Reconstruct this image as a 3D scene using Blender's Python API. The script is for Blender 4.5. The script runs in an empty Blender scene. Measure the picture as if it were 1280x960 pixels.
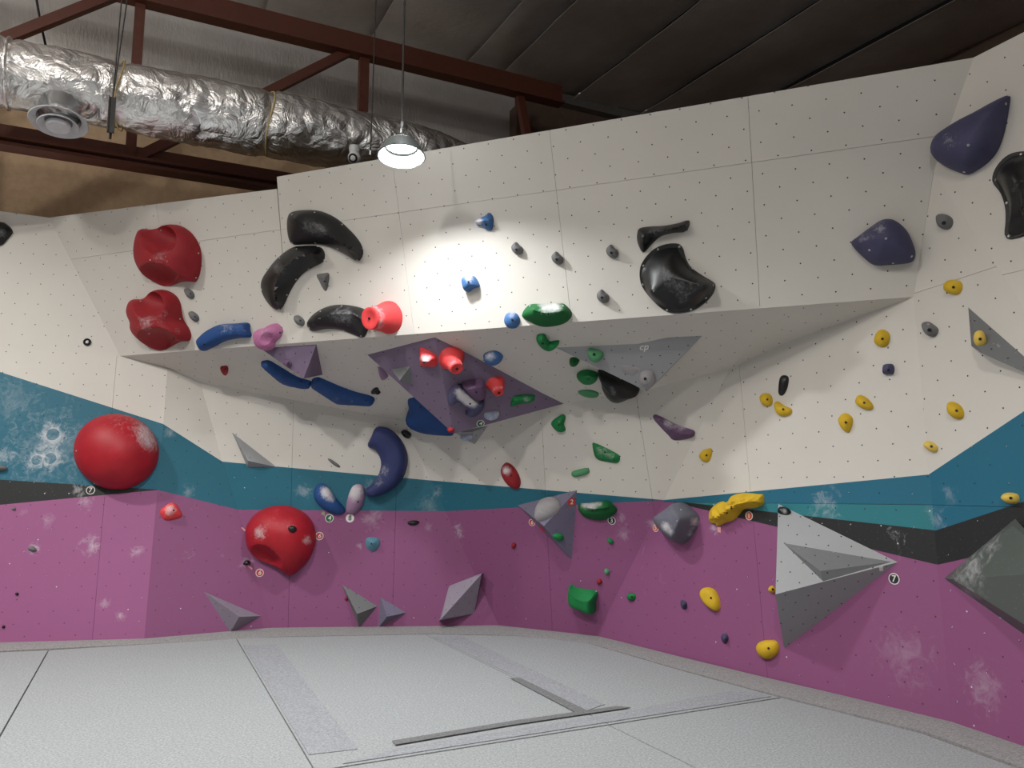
import bpy, bmesh, math, random
import numpy as np
from mathutils import Vector, Matrix, noise as mnoise
from mathutils.bvhtree import BVHTree
random.seed(7)
scn = bpy.context.scene
COL = scn.collection

# ---------------------------------------------------------------- camera, world, lights, exposure
F = 960.0; PITCH = math.atan2(123, 960.0); CAMH = 1.35
cp, sp = math.cos(PITCH), math.sin(PITCH)
CAM = np.array([0, 0, CAMH])
cam_d = bpy.data.cameras.new('camera'); cam_d.sensor_width = 36; cam_d.lens = 36*F/1280
cam = bpy.data.objects.new('camera', cam_d); COL.objects.link(cam)
cam.location = (0, 0, CAMH); cam.rotation_euler = (math.pi/2+PITCH, 0, 0)
scn.camera = cam
scn.view_settings.view_transform = 'Standard'; scn.view_settings.look = 'None'
scn.view_settings.gamma = 1; scn.view_settings.use_curve_mapping = False
scn.view_settings.exposure = 0.28
world = bpy.data.worlds.new('hall_light'); scn.world = world; world.use_nodes = True
world.node_tree.nodes['Background'].inputs[0].default_value = (0.95, 0.97, 1.0, 1)
world.node_tree.nodes['Background'].inputs[1].default_value = 0.17
LAMP_W = 190.0          # the hall's pendant lamps, all alike
UPFILL = 0.55         # share of lamp power given to an added fill light above it
PENDANT_W = 52.0       # the one hanging close to the wall

# ---------------------------------------------------------------- photo geometry: rays and planes
def ray(x, y):
    a = (x-640)/F; b = (480-y)/F
    return np.array([a, cp-b*sp, sp+b*cp])
def atz(x, y, z=0.0): r = ray(x, y); return CAM+r*(z-CAMH)/r[2]
def att(x, y, t): return CAM+ray(x, y)*t
def unit(v): return v/np.linalg.norm(v)
def plane(a, b, c):
    n = unit(np.cross(b-a, c-a))
    if np.dot(n, CAM-a) < 0: n = -n
    return (a, n)
def hit(x, y, pl, off=0.0):
    r = ray(x, y); return CAM+r*(np.dot(pl[0]+pl[1]*off-CAM, pl[1])/np.dot(r, pl[1]))
def proj(p):
    d = p-CAM; f = d[1]*cp+d[2]*sp; u = -d[1]*sp+d[2]*cp
    return (640+F*d[0]/f, 480-F*u/f)
UP = np.array([0, 0, 1.0])
AX = unit(np.array([-.435, .900, 0])); BX = np.array([AX[1], -AX[0], 0])   # axes of the building
def AB(a, b, z=0.0): return AX*a+BX*b+UP*z
def atA(x, y, a):                      # pixel onto the vertical plane A = a
    r = ray(x, y); return CAM+r*((a-np.dot(CAM, AX))/np.dot(r, AX))

# ---------------------------------------------------------------- materials
def lin(c):
    return tuple(((v/255)/12.92 if v/255 <= .04045 else ((v/255+.055)/1.055)**2.4) for v in c)+(1,)
MATS = {}
class NT:
    def __init__(s, name):
        s.m = bpy.data.materials.new(name); s.m.use_nodes = True
        s.t = s.m.node_tree; s.b = s.t.nodes['Principled BSDF']; MATS[name] = s.m
    def n(s, typ, **kw):
        o = s.t.nodes.new(typ)
        for k, v in kw.items(): setattr(o, k, v)
        return o
    def l(s, a, b): s.t.links.new(a, b)
    def math(s, op, a, b=None, c=None):
        o = s.n('ShaderNodeMath', operation=op)
        for i, v in enumerate((a, b, c)):
            if v is None: continue
            if isinstance(v, (int, float)): o.inputs[i].default_value = v
            else: s.l(v, o.inputs[i])
        return o.outputs[0]
    def vmath(s, op, a, b=None):
        o = s.n('ShaderNodeVectorMath', operation=op)
        for i, v in enumerate((a, b)):
            if v is None: continue
            if isinstance(v, (tuple, list)): o.inputs[i].default_value = v
            else: s.l(v, o.inputs[i])
        return o
    def noise(s, vec, scale, detail=3, rough=.55, dist=0):
        o = s.n('ShaderNodeTexNoise'); o.inputs['Scale'].default_value = scale
        o.inputs['Detail'].default_value = detail; o.inputs['Roughness'].default_value = rough
        o.inputs['Distortion'].default_value = dist
        if vec is not None: s.l(vec, o.inputs['Vector'])
        return o.outputs['Fac']
    def mr(s, v, a, b, c=0, d=1):
        o = s.n('ShaderNodeMapRange'); s.l(v, o.inputs[0])
        for i, q in enumerate((a, b, c, d)): o.inputs[i+1].default_value = q
        return o.outputs[0]
    def mix(s, fac, a, b):
        o = s.n('ShaderNodeMix', data_type='RGBA')
        if isinstance(fac, (int, float)): o.inputs[0].default_value = fac
        else: s.l(fac, o.inputs[0])
        for i, v in ((6, a), (7, b)):
            if isinstance(v, tuple): o.inputs[i].default_value = v
            else: s.l(v, o.inputs[i])
        return o.outputs[2]
    def bump(s, h, strength, dist=.01):
        o = s.n('ShaderNodeBump'); o.inputs['Strength'].default_value = strength; o.inputs['Distance'].default_value = dist
        s.l(h, o.inputs['Height']); s.l(o.outputs[0], s.b.inputs['Normal'])
    def pos(s): return s.n('ShaderNodeNewGeometry').outputs['Position']

def nut_mask(k, uv, r=.0062, pitch=.2):
    p = k.vmath('SCALE', uv); p.inputs[3].default_value = 1/pitch; p = p.outputs[0]
    out = None
    for off in (0.0, .5):
        q = k.vmath('FRACTION', k.vmath('ADD', p, (off, off, 0)).outputs[0]).outputs[0]
        d = k.vmath('LENGTH', k.vmath('SUBTRACT', q, (.5, .5, 0)).outputs[0]).outputs['Value']
        m = k.math('LESS_THAN', d, r/pitch)
        out = m if out is None else k.math('MAXIMUM', out, m)
    return out, p
def wall_mat(name, rgb, rough=.6, chalk=0.0, nuts='dark', spots=(), dirt=.06, pitch=.2, nr=.0049):
    k = NT(name); uv = k.n('ShaderNodeUVMap').outputs[0]; pos = k.pos()
    c = lin(rgb)
    big = k.noise(pos, 1.7, 4, .6)
    col = k.mix(k.mr(big, .35, .75, 0, dirt*2.2), c, tuple(v*.72 for v in c[:3])+(1,))
    if chalk > 0:
        w = k.n('ShaderNodeMapping'); k.l(pos, w.inputs[0]); w.inputs['Scale'].default_value = (1, 1, .8)
        n1 = k.noise(w.outputs[0], 7.5, 7, .75, 1.2)
        n2 = k.noise(pos, 1.3, 2, .5)
        msk = k.math('MULTIPLY', k.mr(n1, .62, .75), k.mr(n2, .50, .68))
        fine = k.mr(k.noise(pos, 95, 2, .6), .68, .78)
        msk = k.math('ADD', k.math('MULTIPLY', msk, chalk), k.math('MULTIPLY', fine, chalk*.35))
        col = k.mix(k.math('MINIMUM', msk, .8), col, (.62, .6, .62, 1))
    for (sx, sy, sz, r0, r1, amt) in spots:
        d = k.vmath('DISTANCE', pos, (sx, sy, sz)).outputs['Value']
        fall = k.mr(d, r1, r0*1.02)
        if r0 > 0.02: fall = k.math('MULTIPLY', fall, k.mr(d, r0*.94, r0))
        fall = k.math('POWER', fall, 1.6)
        nn = k.mr(k.math('ADD', k.math('MULTIPLY', k.noise(pos, 13, 8, .78, .9), 1.0), k.math('MULTIPLY', fall, .30)), .60, .92)
        col = k.mix(k.math('MULTIPLY', k.math('MULTIPLY', k.math('MINIMUM', k.math('MULTIPLY', fall, 3.0), 1.0), nn), amt*.8), col, (.68, .68, .7, 1))
    if nuts:
        m, p = nut_mask(k, uv, nr, pitch)
        if nuts == 'dark':
            col = k.mix(m, col, (.02, .02, .022, 1))
        else:
            wn = k.n('ShaderNodeTexWhiteNoise', noise_dimensions='2D')
            k.l(k.vmath('FLOOR', k.vmath('SCALE', p).outputs[0]).outputs[0], wn.inputs[0])
            thr = {'some': .93, 'many': .6}[nuts]
            nc = k.mix(k.math('GREATER_THAN', wn.outputs[0], thr), tuple(v*.25 for v in c[:3])+(1,), (.6, .56, .58, 1))
            col = k.mix(m, col, nc)
    k.l(col, k.b.inputs['Base Color']); k.b.inputs['Roughness'].default_value = rough
    k.bump(k.noise(pos, 240, 2, .5), .06, .002)
    return k.m
def hold_mat(name, rgb, rough=.62, chalkc=(205, 200, 203), grain=120, gloss=.3):
    k = NT(name); c = lin(rgb); pos = k.pos()
    at = k.n('ShaderNodeAttribute', attribute_name='chalk').outputs['Fac']
    n = k.noise(pos, 26, 6, .72, .6); n3 = k.noise(pos, 150, 2, .6)
    f = k.math('ADD', k.math('MULTIPLY', n, .75), k.math('MULTIPLY', n3, .35))
    f = k.math('ADD', f, at)
    f = k.mr(f, .82, 1.22, 0, .9)
    var = k.mix(k.mr(k.noise(pos, 9, 3), .3, .7), tuple(v*.82 for v in c[:3])+(1,), c)
    k.l(k.mix(f, var, lin(chalkc)), k.b.inputs['Base Color'])
    k.l(k.mr(f, 0, .6, rough, .9), k.b.inputs['Roughness'])
    k.b.inputs['Specular IOR Level'].default_value = gloss
    k.bump(k.noise(pos, grain, 2, .6), .12, .003)
    return k.m
def flat_mat(name, rgb, rough=.5, metal=0.0, bump=None):
    k = NT(name); c = lin(rgb); pos = k.pos()
    n = k.noise(pos, 14, 4, .6)
    k.l(k.mix(k.mr(n, .3, .75), c, tuple(v*.8 for v in c[:3])+(1,)), k.b.inputs['Base Color'])
    k.b.inputs['Roughness'].default_value = rough; k.b.inputs['Metallic'].default_value = metal
    if bump: k.bump(k.noise(pos, bump[0], 4, .65, bump[2] if len(bump) > 2 else 0), bump[1], .02)
    return k.m
def emit_mat(name, col, s):
    k = NT(name); k.b.inputs['Emission Color'].default_value = col; k.b.inputs['Emission Strength'].default_value = s
    k.b.inputs['Base Color'].default_value = (.9, .9, .9, 1); return k.m

# ---------------------------------------------------------------- object helpers
def link(o, parent=None):
    COL.objects.link(o)
    if parent is not None:
        o.parent = parent
    return o
def tag(o, label=None, cat=None, group=None, kind=None):
    if label: o['label'] = label
    if cat: o['category'] = cat
    if group: o['group'] = group
    if kind: o['kind'] = kind
    return o
def empty(name, loc):
    o = bpy.data.objects.new(name, None); o.empty_display_size = .1; COL.objects.link(o); o.location = tuple(loc); return o
def wloc(o):
    v = Vector((0, 0, 0))
    while o is not None: v += o.location; o = o.parent
    return v
def obj_bm(name, bm, mats, parent=None, origin=None, smooth=None):
    if origin is None: origin = sum((v.co for v in bm.verts), Vector())/max(1, len(bm.verts))
    origin = Vector(tuple(origin))
    for v in bm.verts: v.co -= origin
    me = bpy.data.meshes.new(name); bm.to_mesh(me); bm.free()
    for m in (mats if isinstance(mats, (list, tuple)) else [mats]): me.materials.append(MATS[m] if isinstance(m, str) else m)
    if smooth is not None:
        me.shade_smooth(); me.set_sharp_from_angle(angle=math.radians(smooth))
    o = bpy.data.objects.new(name, me); link(o, parent)
    o.location = origin-(wloc(parent) if parent is not None else Vector())
    return o
def bm_box(bm, c, dx, dy, dz):
    """box from centre c and three half-extent vectors"""
    c, dx, dy, dz = [Vector(tuple(q)) for q in (c, dx, dy, dz)]
    vs = [bm.verts.new(c+dx*i+dy*j+dz*k) for i in (-1, 1) for j in (-1, 1) for k in (-1, 1)]
    fs = [bm.faces.new([vs[q] for q in f]) for f in ((0, 1, 3, 2), (4, 6, 7, 5), (0, 4, 5, 1), (2, 3, 7, 6), (0, 2, 6, 4), (1, 5, 7, 3))]
    bmesh.ops.recalc_face_normals(bm, faces=fs); return fs
def bm_beam(bm, p, q, w, h, upv=UP, side=None):
    """bar from p to q, w across, h in the upv direction"""
    p, q = Vector(tuple(p)), Vector(tuple(q)); d = (q-p).normalized(); s = d.cross(Vector(tuple(upv))).normalized(); u = s.cross(d)
    return bm_box(bm, (p+q)/2, (q-p)/2, s*w/2, u*h/2)
def bm_tube(bm, pts, r, seg=8, cap=True):
    pts = [Vector(tuple(p)) for p in pts]; rings = []
    for i, p in enumerate(pts):
        d = (pts[min(i+1, len(pts)-1)]-pts[max(i-1, 0)]).normalized()
        a = d.cross(Vector((0, 0, 1)));  a = a.normalized() if a.length > 1e-3 else Vector((1, 0, 0))
        b = d.cross(a); rr = r[i] if isinstance(r, (list, tuple)) else r
        rings.append([bm.verts.new(p+(a*math.cos(t)+b*math.sin(t))*rr) for t in [2*math.pi*k/seg for k in range(seg)]])
    for A, B in zip(rings, rings[1:]):
        for k in range(seg): bm.faces.new((A[k], A[(k+1) % seg], B[(k+1) % seg], B[k]))
    if cap: bm.faces.new(rings[0][::-1]); bm.faces.new(rings[-1])
    bmesh.ops.recalc_face_normals(bm, faces=bm.faces[:])
def bm_lathe(bm, c, axis, prof, seg=32, close=False):
    """prof: list of (radius, height along axis)"""
    c = Vector(tuple(c)); ax = Vector(tuple(axis)).normalized()
    a = ax.cross(Vector((0, 1, .3))).normalized(); b = ax.cross(a); rings = []
    for r, h in prof:
        rings.append([bm.verts.new(c+ax*h+(a*math.cos(t)+b*math.sin(t))*max(r, 1e-4)) for t in [2*math.pi*k/seg for k in range(seg)]])
    pairs = list(zip(rings, rings[1:]))+([(rings[-1], rings[0])] if close else [])
    fs = []
    for A, B in pairs:
        for k in range(seg): fs.append(bm.faces.new((A[k], A[(k+1) % seg], B[(k+1) % seg], B[k])))
    bmesh.ops.remove_doubles(bm, verts=bm.verts[:], dist=2e-4)
    bmesh.ops.recalc_face_normals(bm, faces=bm.faces[:])

# ---------------------------------------------------------------- material set
W3D = lambda x, y, pl: tuple(hit(x, y, pl))
# vertices of the climbing wall
b0 = atz(0, 807); b180 = atz(180, 802); b340 = atz(340, 788); b625 = atz(625, 785); b744 = atz(744, 798); b1190 = atz(1190, 908); b1280 = atz(1280, 939)
lipR = att(1142, 371, 4.7)
P_W2a = plane(b340, b625, b340+UP)
P_W3 = plane(b744, b1190, lipR)
c830 = hit(830, 625, P_W3)
P_W2b = plane(b625, b744, c830)
P_W1 = plane(b180, b340, hit(278, 577, P_W2a))
P_W0 = plane(b0, b180, hit(204, 530, P_W1))
P_W4 = plane(b1190, b1280, lipR)
lipL = hit(150, 445, P_W0)
tR = att(1217, 72, 4.6/(.637+(1217-84)*3.42e-4))
P_U = plane(lipL, lipR, tR)
tL = hit(61, 272, P_U)
k1167 = hit(1167, 215, P_U)
B209 = hit(209, 463, P_W0); B250 = hit(250, 478, P_W2a); B504 = hit(504, 526, P_W2a)
B690 = hit(690, 507, P_W2b); B818 = hit(818, 485, P_W2b); B912 = hit(912, 461, P_W3); B984 = hit(984, 428, P_W3)
c42 = hit(42, 437, P_W0)
P_L1 = plane(c42, hit(0, 434, P_W0), tL)
P_R = plane(k1167, tR, hit(1280, 385, P_W4))

WHITE = (206, 201, 193)
wall_mat('white_paint', WHITE, .62, 0, 'dark', dirt=.08)
S = []
for (x, y, r0, r1, a) in [(66, 543, .055, .20, .9), (63, 573, .05, .17, .8), (46, 575, .045, .15, .8), (60, 560, 0, .75, .38), (15, 500, 0, .5, .25), (5, 570, 0, .2, .6)]:
    S.append(W3D(x, y, P_W0)+(r0, r1, a))
wall_mat('blue_paint_left', (22, 96, 118), .6, .35, 'some', S)
S = [W3D(235, 615, P_W1)+(0, .12, .5), W3D(212, 540, P_W1)+(0, .1, .4), W3D(380, 612, P_W2a)+(0, .15, .5), W3D(548, 615, P_W2a)+(0, .13, .4), W3D(535, 632, P_W2a)+(0, .2, .3), W3D(465, 608, P_W2a)+(0, .15, .5)]
wall_mat('blue_paint', (20, 96, 116), .6, .35, 'some', S)
S = [W3D(1030, 630, P_W3)+(0, .22, .6), W3D(1172, 650, P_W4)+(0, .14, .5), W3D(1185, 618, P_W4)+(0, .1, .4)]
wall_mat('blue_paint_right', (17, 98, 124), .6, .3, 'some', S)
wall_mat('teal_paint', (34, 116, 126), .6, .4, 'some', S)
wall_mat('black_paint', (26, 28, 29), .55, .75, 'many', [W3D(100, 612, P_W0)+(0, .12, .9)])
S = [W3D(x, y, P_W0)+(0, r, a) for x, y, r, a in [(42, 686, .1, .9), (113, 680, .16, .75), (172, 690, .1, .7), (130, 755, .1, .5), (150, 770, .08, .6), (108, 628, .14, .6), (58, 650, .12, .35), (30, 640, .08, .3)]]
wall_mat('purple_paint_lit', (150, 85, 130), .6, .35, 'some', S)  # lighter copy of the purple: the left wall's stronger light put into the colour
S = [W3D(x, y, P_W2a)+(0, r, a) for x, y, r, a in [(307, 703, .12, .9), (575, 662, .13, .95), (465, 650, .2, .4), (535, 660, .09, .4), (395, 670, .1, .4), (448, 683, .06, .5)]]
S += [W3D(x, y, P_W2b)+(0, r, a) for x, y, r, a in [(776, 648, .12, .7), (780, 668, .12, .4), (815, 655, .1, .4)]]
S += [W3D(x, y, P_W3)+(0, r, a) for x, y, r, a in [(892, 660, .09, .8), (1130, 820, .35, .22)]]
wall_mat('purple_paint', (136, 76, 118), .6, .35, 'some', S)
wall_mat('purple_paint_right', (136, 76, 118), .6, .35, 'many', [W3D(1230, 860, P_W4)+(0, .25, .4), W3D(1130, 820, P_W3)+(0, .35, .25)])
wall_mat('volume_grey', (150, 151, 153), .6, .9, 'dark', pitch=.14, nr=.005, dirt=.15)
wall_mat('volume_dark_grey', (110, 112, 113), .6, 1.4, 'dark', pitch=.14, nr=.005, dirt=.2)
wall_mat('volume_purple', (114, 98, 121), .6, .7, 'dark', pitch=.16, nr=.006, dirt=.15)
wall_mat('volume_lilac_grey', (140, 130, 145), .6, 1.4, 'dark', pitch=.12, nr=.004, dirt=.2)
wall_mat('volume_slate', (112, 106, 128), .6, 1.2, 'dark', pitch=.14, nr=.004, dirt=.2)
wall_mat('volume_charcoal', (80, 86, 82), .42, 1.0, None, [W3D(1225, 715, P_W4)+(0, .3, .7), W3D(1250, 680, P_W4)+(0, .2, .6)], dirt=.3)  # pale spots paint a glossy reflection onto the front face, along with chalk wear
hold_mat('red', (150, 34, 42)); hold_mat('red_gloss', (168, 26, 40), .5, gloss=.35); hold_mat('coral', (226, 70, 72))
hold_mat('blue', (66, 108, 160)); hold_mat('sky_blue', (70, 122, 178)); hold_mat('navy', (50, 58, 104), .6); hold_mat('cobalt', (38, 76, 134))
hold_mat('violet', (74, 73, 102)); hold_mat('plum', (104, 78, 108)); hold_mat('pink', (190, 118, 160))
hold_mat('green', (26, 124, 66)); hold_mat('dark_green', (16, 96, 46)); hold_mat('pale_green', (84, 150, 104))
hold_mat('yellow', (212, 174, 40)); hold_mat('pale_yellow', (222, 190, 88)); hold_mat('stone_grey', (112, 112, 112)); hold_mat('slate_grey', (104, 104, 116))
hold_mat('pale_grey', (160, 156, 158)); hold_mat('black', (19, 19, 20), .38, (150, 150, 152), gloss=.5); hold_mat('teal_hold', (92, 138, 156)); hold_mat('lilac', (160, 128, 158))
flat_mat('bolt_steel', (46, 46, 46), .4, .6); flat_mat('screw_steel', (190, 190, 188), .35, .7)
flat_mat('tag_white', (232, 230, 226), .6); flat_mat('tag_red', (196, 62, 62), .6); flat_mat('tag_orange', (206, 92, 62), .6); flat_mat('tag_green', (36, 104, 60), .6); flat_mat('tag_black', (34, 30, 36), .6)
flat_mat('tape_pink', (222, 150, 152), .7); flat_mat('tape_red', (200, 60, 62), .7); flat_mat('tape_green', (150, 160, 120), .7)
flat_mat('steel_red', (100, 52, 38), .5, .0); flat_mat('brown_wall', (205, 174, 140), .85); flat_mat('block_brown', (120, 98, 84), .9); flat_mat('grey_steel', (120, 116, 110), .6)
flat_mat('rod_steel', (70, 68, 66), .5, .3); flat_mat('white_plastic', (232, 232, 232), .4); flat_mat('galvanised', (190, 192, 194), .22, .9); flat_mat('vent_white', (222, 222, 224), .5)
flat_mat('twine', (205, 178, 110), .8); flat_mat('dark_plastic', (16, 16, 18), .4); flat_mat('plywood_edge', (170, 150, 120), .8)
flat_mat('dark_liner_skin', (34, 37, 36), .8); flat_mat('lamp_shell', (120, 128, 126), .6); flat_mat('gym_concrete', (96, 94, 92), .9)
emit_mat('lamp_glow_and_fill', (.95, .98, 1, 1), 14)
k = NT('foil_duct'); pos = k.pos(); n1 = k.noise(pos, 4.2, 5, .58, 1.5)
vo = k.n('ShaderNodeTexVoronoi', feature='DISTANCE_TO_EDGE'); vo.inputs['Scale'].default_value = 5.5; k.l(pos, vo.inputs['Vector'])
k.b.inputs['Metallic'].default_value = 1; k.b.inputs['Base Color'].default_value = (.90, .88, .86, 1); k.b.inputs['Roughness'].default_value = .30
k.bump(k.math('ADD', n1, k.math('MULTIPLY', vo.outputs['Distance'], .7)), .6, .07)
k = NT('foil_sheet'); pos = k.pos()
mp = k.n('ShaderNodeMapping'); k.l(pos, mp.inputs[0]); mp.inputs['Rotation'].default_value = (0, 0, math.radians(-25.8)); mp.inputs['Scale'].default_value = (9, 90, 9)
k.b.inputs['Metallic'].default_value = .3
k.l(k.mix(k.mr(k.noise(pos, .9, 4, .6), .3, .75), (.86, .83, .80, 1), (.60, .55, .51, 1)), k.b.inputs['Base Color'])
k.l(k.mr(k.noise(pos, 1.3, 3, .6), .3, .7, .28, .48), k.b.inputs['Roughness'])
k.bump(k.math('ADD', k.math('MULTIPLY', k.noise(mp.outputs[0], 1.0, 3, .6), .35), k.noise(pos, 2.2, 4, .6)), .35, .05)
def carpet(name, rgb):
    k = NT(name); pos = k.pos(); c = lin(rgb)
    n = k.noise(pos, 80, 5, .85); n2 = k.noise(pos, 5, 4, .6); n4 = k.noise(pos, 45, 3, .7)
    col = k.mix(k.mr(n, .32, .68), tuple(v*.45 for v in c[:3])+(1,), tuple(min(1, v*1.4) for v in c[:3])+(1,))
    col = k.mix(k.mr(n4, .35, .7, 0, .35), col, tuple(v*.75 for v in c[:3])+(1,))
    col = k.mix(k.mr(n2, .35, .7, 0, .25), col, tuple(v*.82 for v in c[:3])+(1,))
    k.l(col, k.b.inputs['Base Color']); k.b.inputs['Roughness'].default_value = .95; k.b.inputs['Specular IOR Level'].default_value = .1
    k.bump(n, .5, .006)
carpet('carpet_grey', (164, 168, 170)); carpet('carpet_lilac', (158, 161, 166)); carpet('carpet_edge', (150, 149, 149)); carpet('tape_grey', (124, 125, 127))

# ---------------------------------------------------------------- climbing wall: facets made of panels
FACETS = []       # (list of 3d points, (point, normal)) for casting
def add_facet(pts, pl): FACETS.append(([np.array(p) for p in pts], pl))
def in_poly(p, pts, n):
    a = pts[0]
    for b, c in zip(pts[1:], pts[2:]):
        v0, v1, v2 = b-a, c-a, p-a
        d00, d01, d11, d20, d21 = v0@v0, v0@v1, v1@v1, v2@v0, v2@v1
        den = d00*d11-d01*d01
        if abs(den) < 1e-12: continue
        v = (d11*d20-d01*d21)/den; w = (d00*d21-d01*d20)/den
        if v >= -1e-4 and w >= -1e-4 and v+w <= 1.0002: return True
    return False
def cast(x, y):
    best = None; r = ray(x, y)
    for pts, pl in FACETS:
        dn = r@pl[1]
        if dn > -1e-6: continue
        t = ((pl[0]-CAM)@pl[1])/dn
        if t <= 0 or (best and t >= best[0]): continue
        if in_poly(CAM+r*t, pts, pl[1]): best = (t, pl)
    return best
def frame(n):
    u = np.cross(UP, n); u = np.array([1.0, 0, 0]) if np.linalg.norm(u) < 1e-4 else unit(u)
    v = np.cross(n, u)
    return u, v
def clip(poly, a, b, side, gap=0.0):
    """keep the part of a 2d polygon on one side (+1 = left of a->b), pulled back by gap"""
    d = b-a; nrm = np.array([-d[1], d[0]])/np.linalg.norm(d)*side
    s = [float((p-a)@nrm)-gap for p in poly]; out = []
    for i in range(len(poly)):
        j = (i+1) % len(poly)
        if s[i] >= 0: out.append(poly[i])
        if (s[i] > 0) != (s[j] > 0) and abs(s[i]-s[j]) > 1e-12:
            out.append(poly[i]+(poly[j]-poly[i])*(s[i]/(s[i]-s[j])))
    cl = []
    for p in out:
        if not cl or np.linalg.norm(p-cl[-1]) > 1e-6: cl.append(p)
    if len(cl) > 1 and np.linalg.norm(cl[0]-cl[-1]) < 1e-6: cl.pop()
    if len(cl) < 3: return []
    ar = sum(cl[i][0]*cl[(i+1) % len(cl)][1]-cl[(i+1) % len(cl)][0]*cl[i][1] for i in range(len(cl)))
    return cl if abs(ar) > 2e-5 else []
GAP = .0011; THICK = .018
def facet(parent, pts, pl, vlines=(), hlines=(), paint=(), mats=('white_paint',), ring=None):
    """pts: 3d outline; lines are pixel pairs; paint lines run left to right, top first"""
    o, n = pl; u, v = frame(n)
    to2 = lambda p: np.array([(p-o)@u, (p-o)@v])
    L2 = lambda q: (to2(hit(q[0], q[1], pl)), to2(hit(q[2], q[3], pl)))
    poly = [to2(np.array(p)) for p in pts]
    add_facet(pts, pl)
    ar = sum(poly[i][0]*poly[(i+1) % len(poly)][1]-poly[(i+1) % len(poly)][0]*poly[i][1] for i in range(len(poly)))
    if ar < 0: poly = poly[::-1]
    cells = [poly]
    for q in list(vlines)+list(hlines):
        a, b = L2(q); nc = []
        for c in cells:
            for s in (1, -1):
                r = clip(c, a, b, s, GAP)
                if r: nc.append(r)
        cells = nc
    u0 = np.array([o@u, o@v])
    for c in cells:
        rest = c; pieces = []
        for i, q in enumerate(paint):
            a, b = L2(q)
            if a[0] > b[0]: a, b = b, a
            top = clip(rest, a, b, 1) if rest else []
            if top: pieces.append((top, i))
            rest = clip(rest, a, b, -1) if rest else []
        if rest: pieces.append((rest, len(paint)))
        used = sorted(set(i for _, i in pieces)); bm = bmesh.new()
        for pc, mi in pieces:
            vs = [bm.verts.new(tuple(o+u*p[0]+v*p[1])) for p in pc]
            f = bm.faces.new(vs); f.material_index = used.index(mi)
        bmesh.ops.remove_doubles(bm, verts=bm.verts[:], dist=1e-4)
        front = bm.faces[:]
        ret = bmesh.ops.extrude_face_region(bm, geom=front, use_keep_orig=True)
        nv = [g for g in ret['geom'] if isinstance(g, bmesh.types.BMVert)]
        bmesh.ops.translate(bm, verts=nv, vec=tuple(-n*THICK))
        bmesh.ops.recalc_face_normals(bm, faces=bm.faces[:])
        uvl = bm.loops.layers.uv.new('UVMap')
        for f in bm.faces:
            for lp in f.loops:
                p = np.array(lp.vert.co); lp[uvl].uv = (p@u, p@v)
        obj_bm('panel', bm, [mats[i] for i in used], parent)
def soffit(parent, tris, mat='white_paint'):
    bm = bmesh.new(); ns = []
    for t in tris:
        pl = plane(*[np.array(q) for q in t]); add_facet(t, pl); ns.append(pl[1])
        bm.faces.new([bm.verts.new(tuple(q)) for q in t])
    bmesh.ops.remove_doubles(bm, verts=bm.verts[:], dist=1e-4)
    n = unit(sum(ns)); u, v = frame(n)
    ret = bmesh.ops.extrude_face_region(bm, geom=bm.faces[:], use_keep_orig=True)
    nv = [g for g in ret['geom'] if isinstance(g, bmesh.types.BMVert)]
    bmesh.ops.translate(bm, verts=nv, vec=tuple(-n*THICK))
    bmesh.ops.recalc_face_normals(bm, faces=bm.faces[:])
    uvl = bm.loops.layers.uv.new('UVMap')
    for f in bm.faces:
        for lp in f.loops:
            p = np.array(lp.vert.co); lp[uvl].uv = (p@u, p@v)
    obj_bm('panel', bm, [mat], parent)

w_left = tag(empty('wall_left', b180), 'left climbing wall with blue, black and purple bands under white panels', kind='structure')
w_over = tag(empty('wall_overhang', (lipL+lipR)/2), 'white overhanging upper climbing wall of large panels', kind='structure')
w_cent = tag(empty('wall_center', b625), 'recessed central climbing wall with white soffit, blue band and purple base', kind='structure')
w_right = tag(empty('wall_right', b1190), 'right climbing wall with white panels, blue, black and purple bands', kind='structure')
# upper overhang (the part left of the step is 15 px lower)
t346 = hit(346, 236, P_U); t346u = hit(346, 221, P_U)
lip346 = lipL+(lipR-lipL)*(((t346-lipL)@unit(lipR-lipL))/np.linalg.norm(lipR-lipL))
HS = [(90, 324, 1172, 170)]
facet(w_over, [lipL, lip346, t346, tL], P_U, [(195, 254, 224, 440)], HS)
facet(w_over, [lip346, lipR, k1167, tR, t346u], P_U, [(490, 197, 518, 420), (687, 165, 715, 408), (935, 121, 950, 387)], HS)
# left walls
e0 = b0-unit(b180-b0)*2.2
def ext_left(y0, pl, ref):       # extend a facet beyond the frame along the base direction
    return ref-unit(b180-b0)*2.2
p434 = hit(0, 434, P_W0); p264 = hit(0, 264, P_L1)
facet(w_left, [e0, b180, hit(204, 530, P_W0), B209, lipL, c42, p434, p434-unit(b180-b0)*2.2], P_W0,
      [(146, 446, 115, 803), (-60, 435, -70, 805)], [], [(0, 465, 204, 530), (0, 599.5, 197, 612), (0, 631, 197, 612.5)], ('white_paint', 'blue_paint_left', 'black_paint', 'purple_paint_lit'))
facet(w_left, [b180, b340, hit(297, 637, P_W1), hit(278, 577, P_W1), B250, B209, hit(204, 530, P_W1)], P_W1, [], [],
      [(204, 530, 278, 577), (196, 612, 297, 637)], ('white_paint', 'blue_paint', 'purple_paint'))
facet(w_left, [c42, tL, p264, p264-unit(tL-p264)*1.0, p434-unit(b180-b0)*1.0, p434], P_L1, [(-60, 270, -75, 435)])
facet(w_left, [c42, lipL, tL], plane(c42, lipL, tL))
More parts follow.
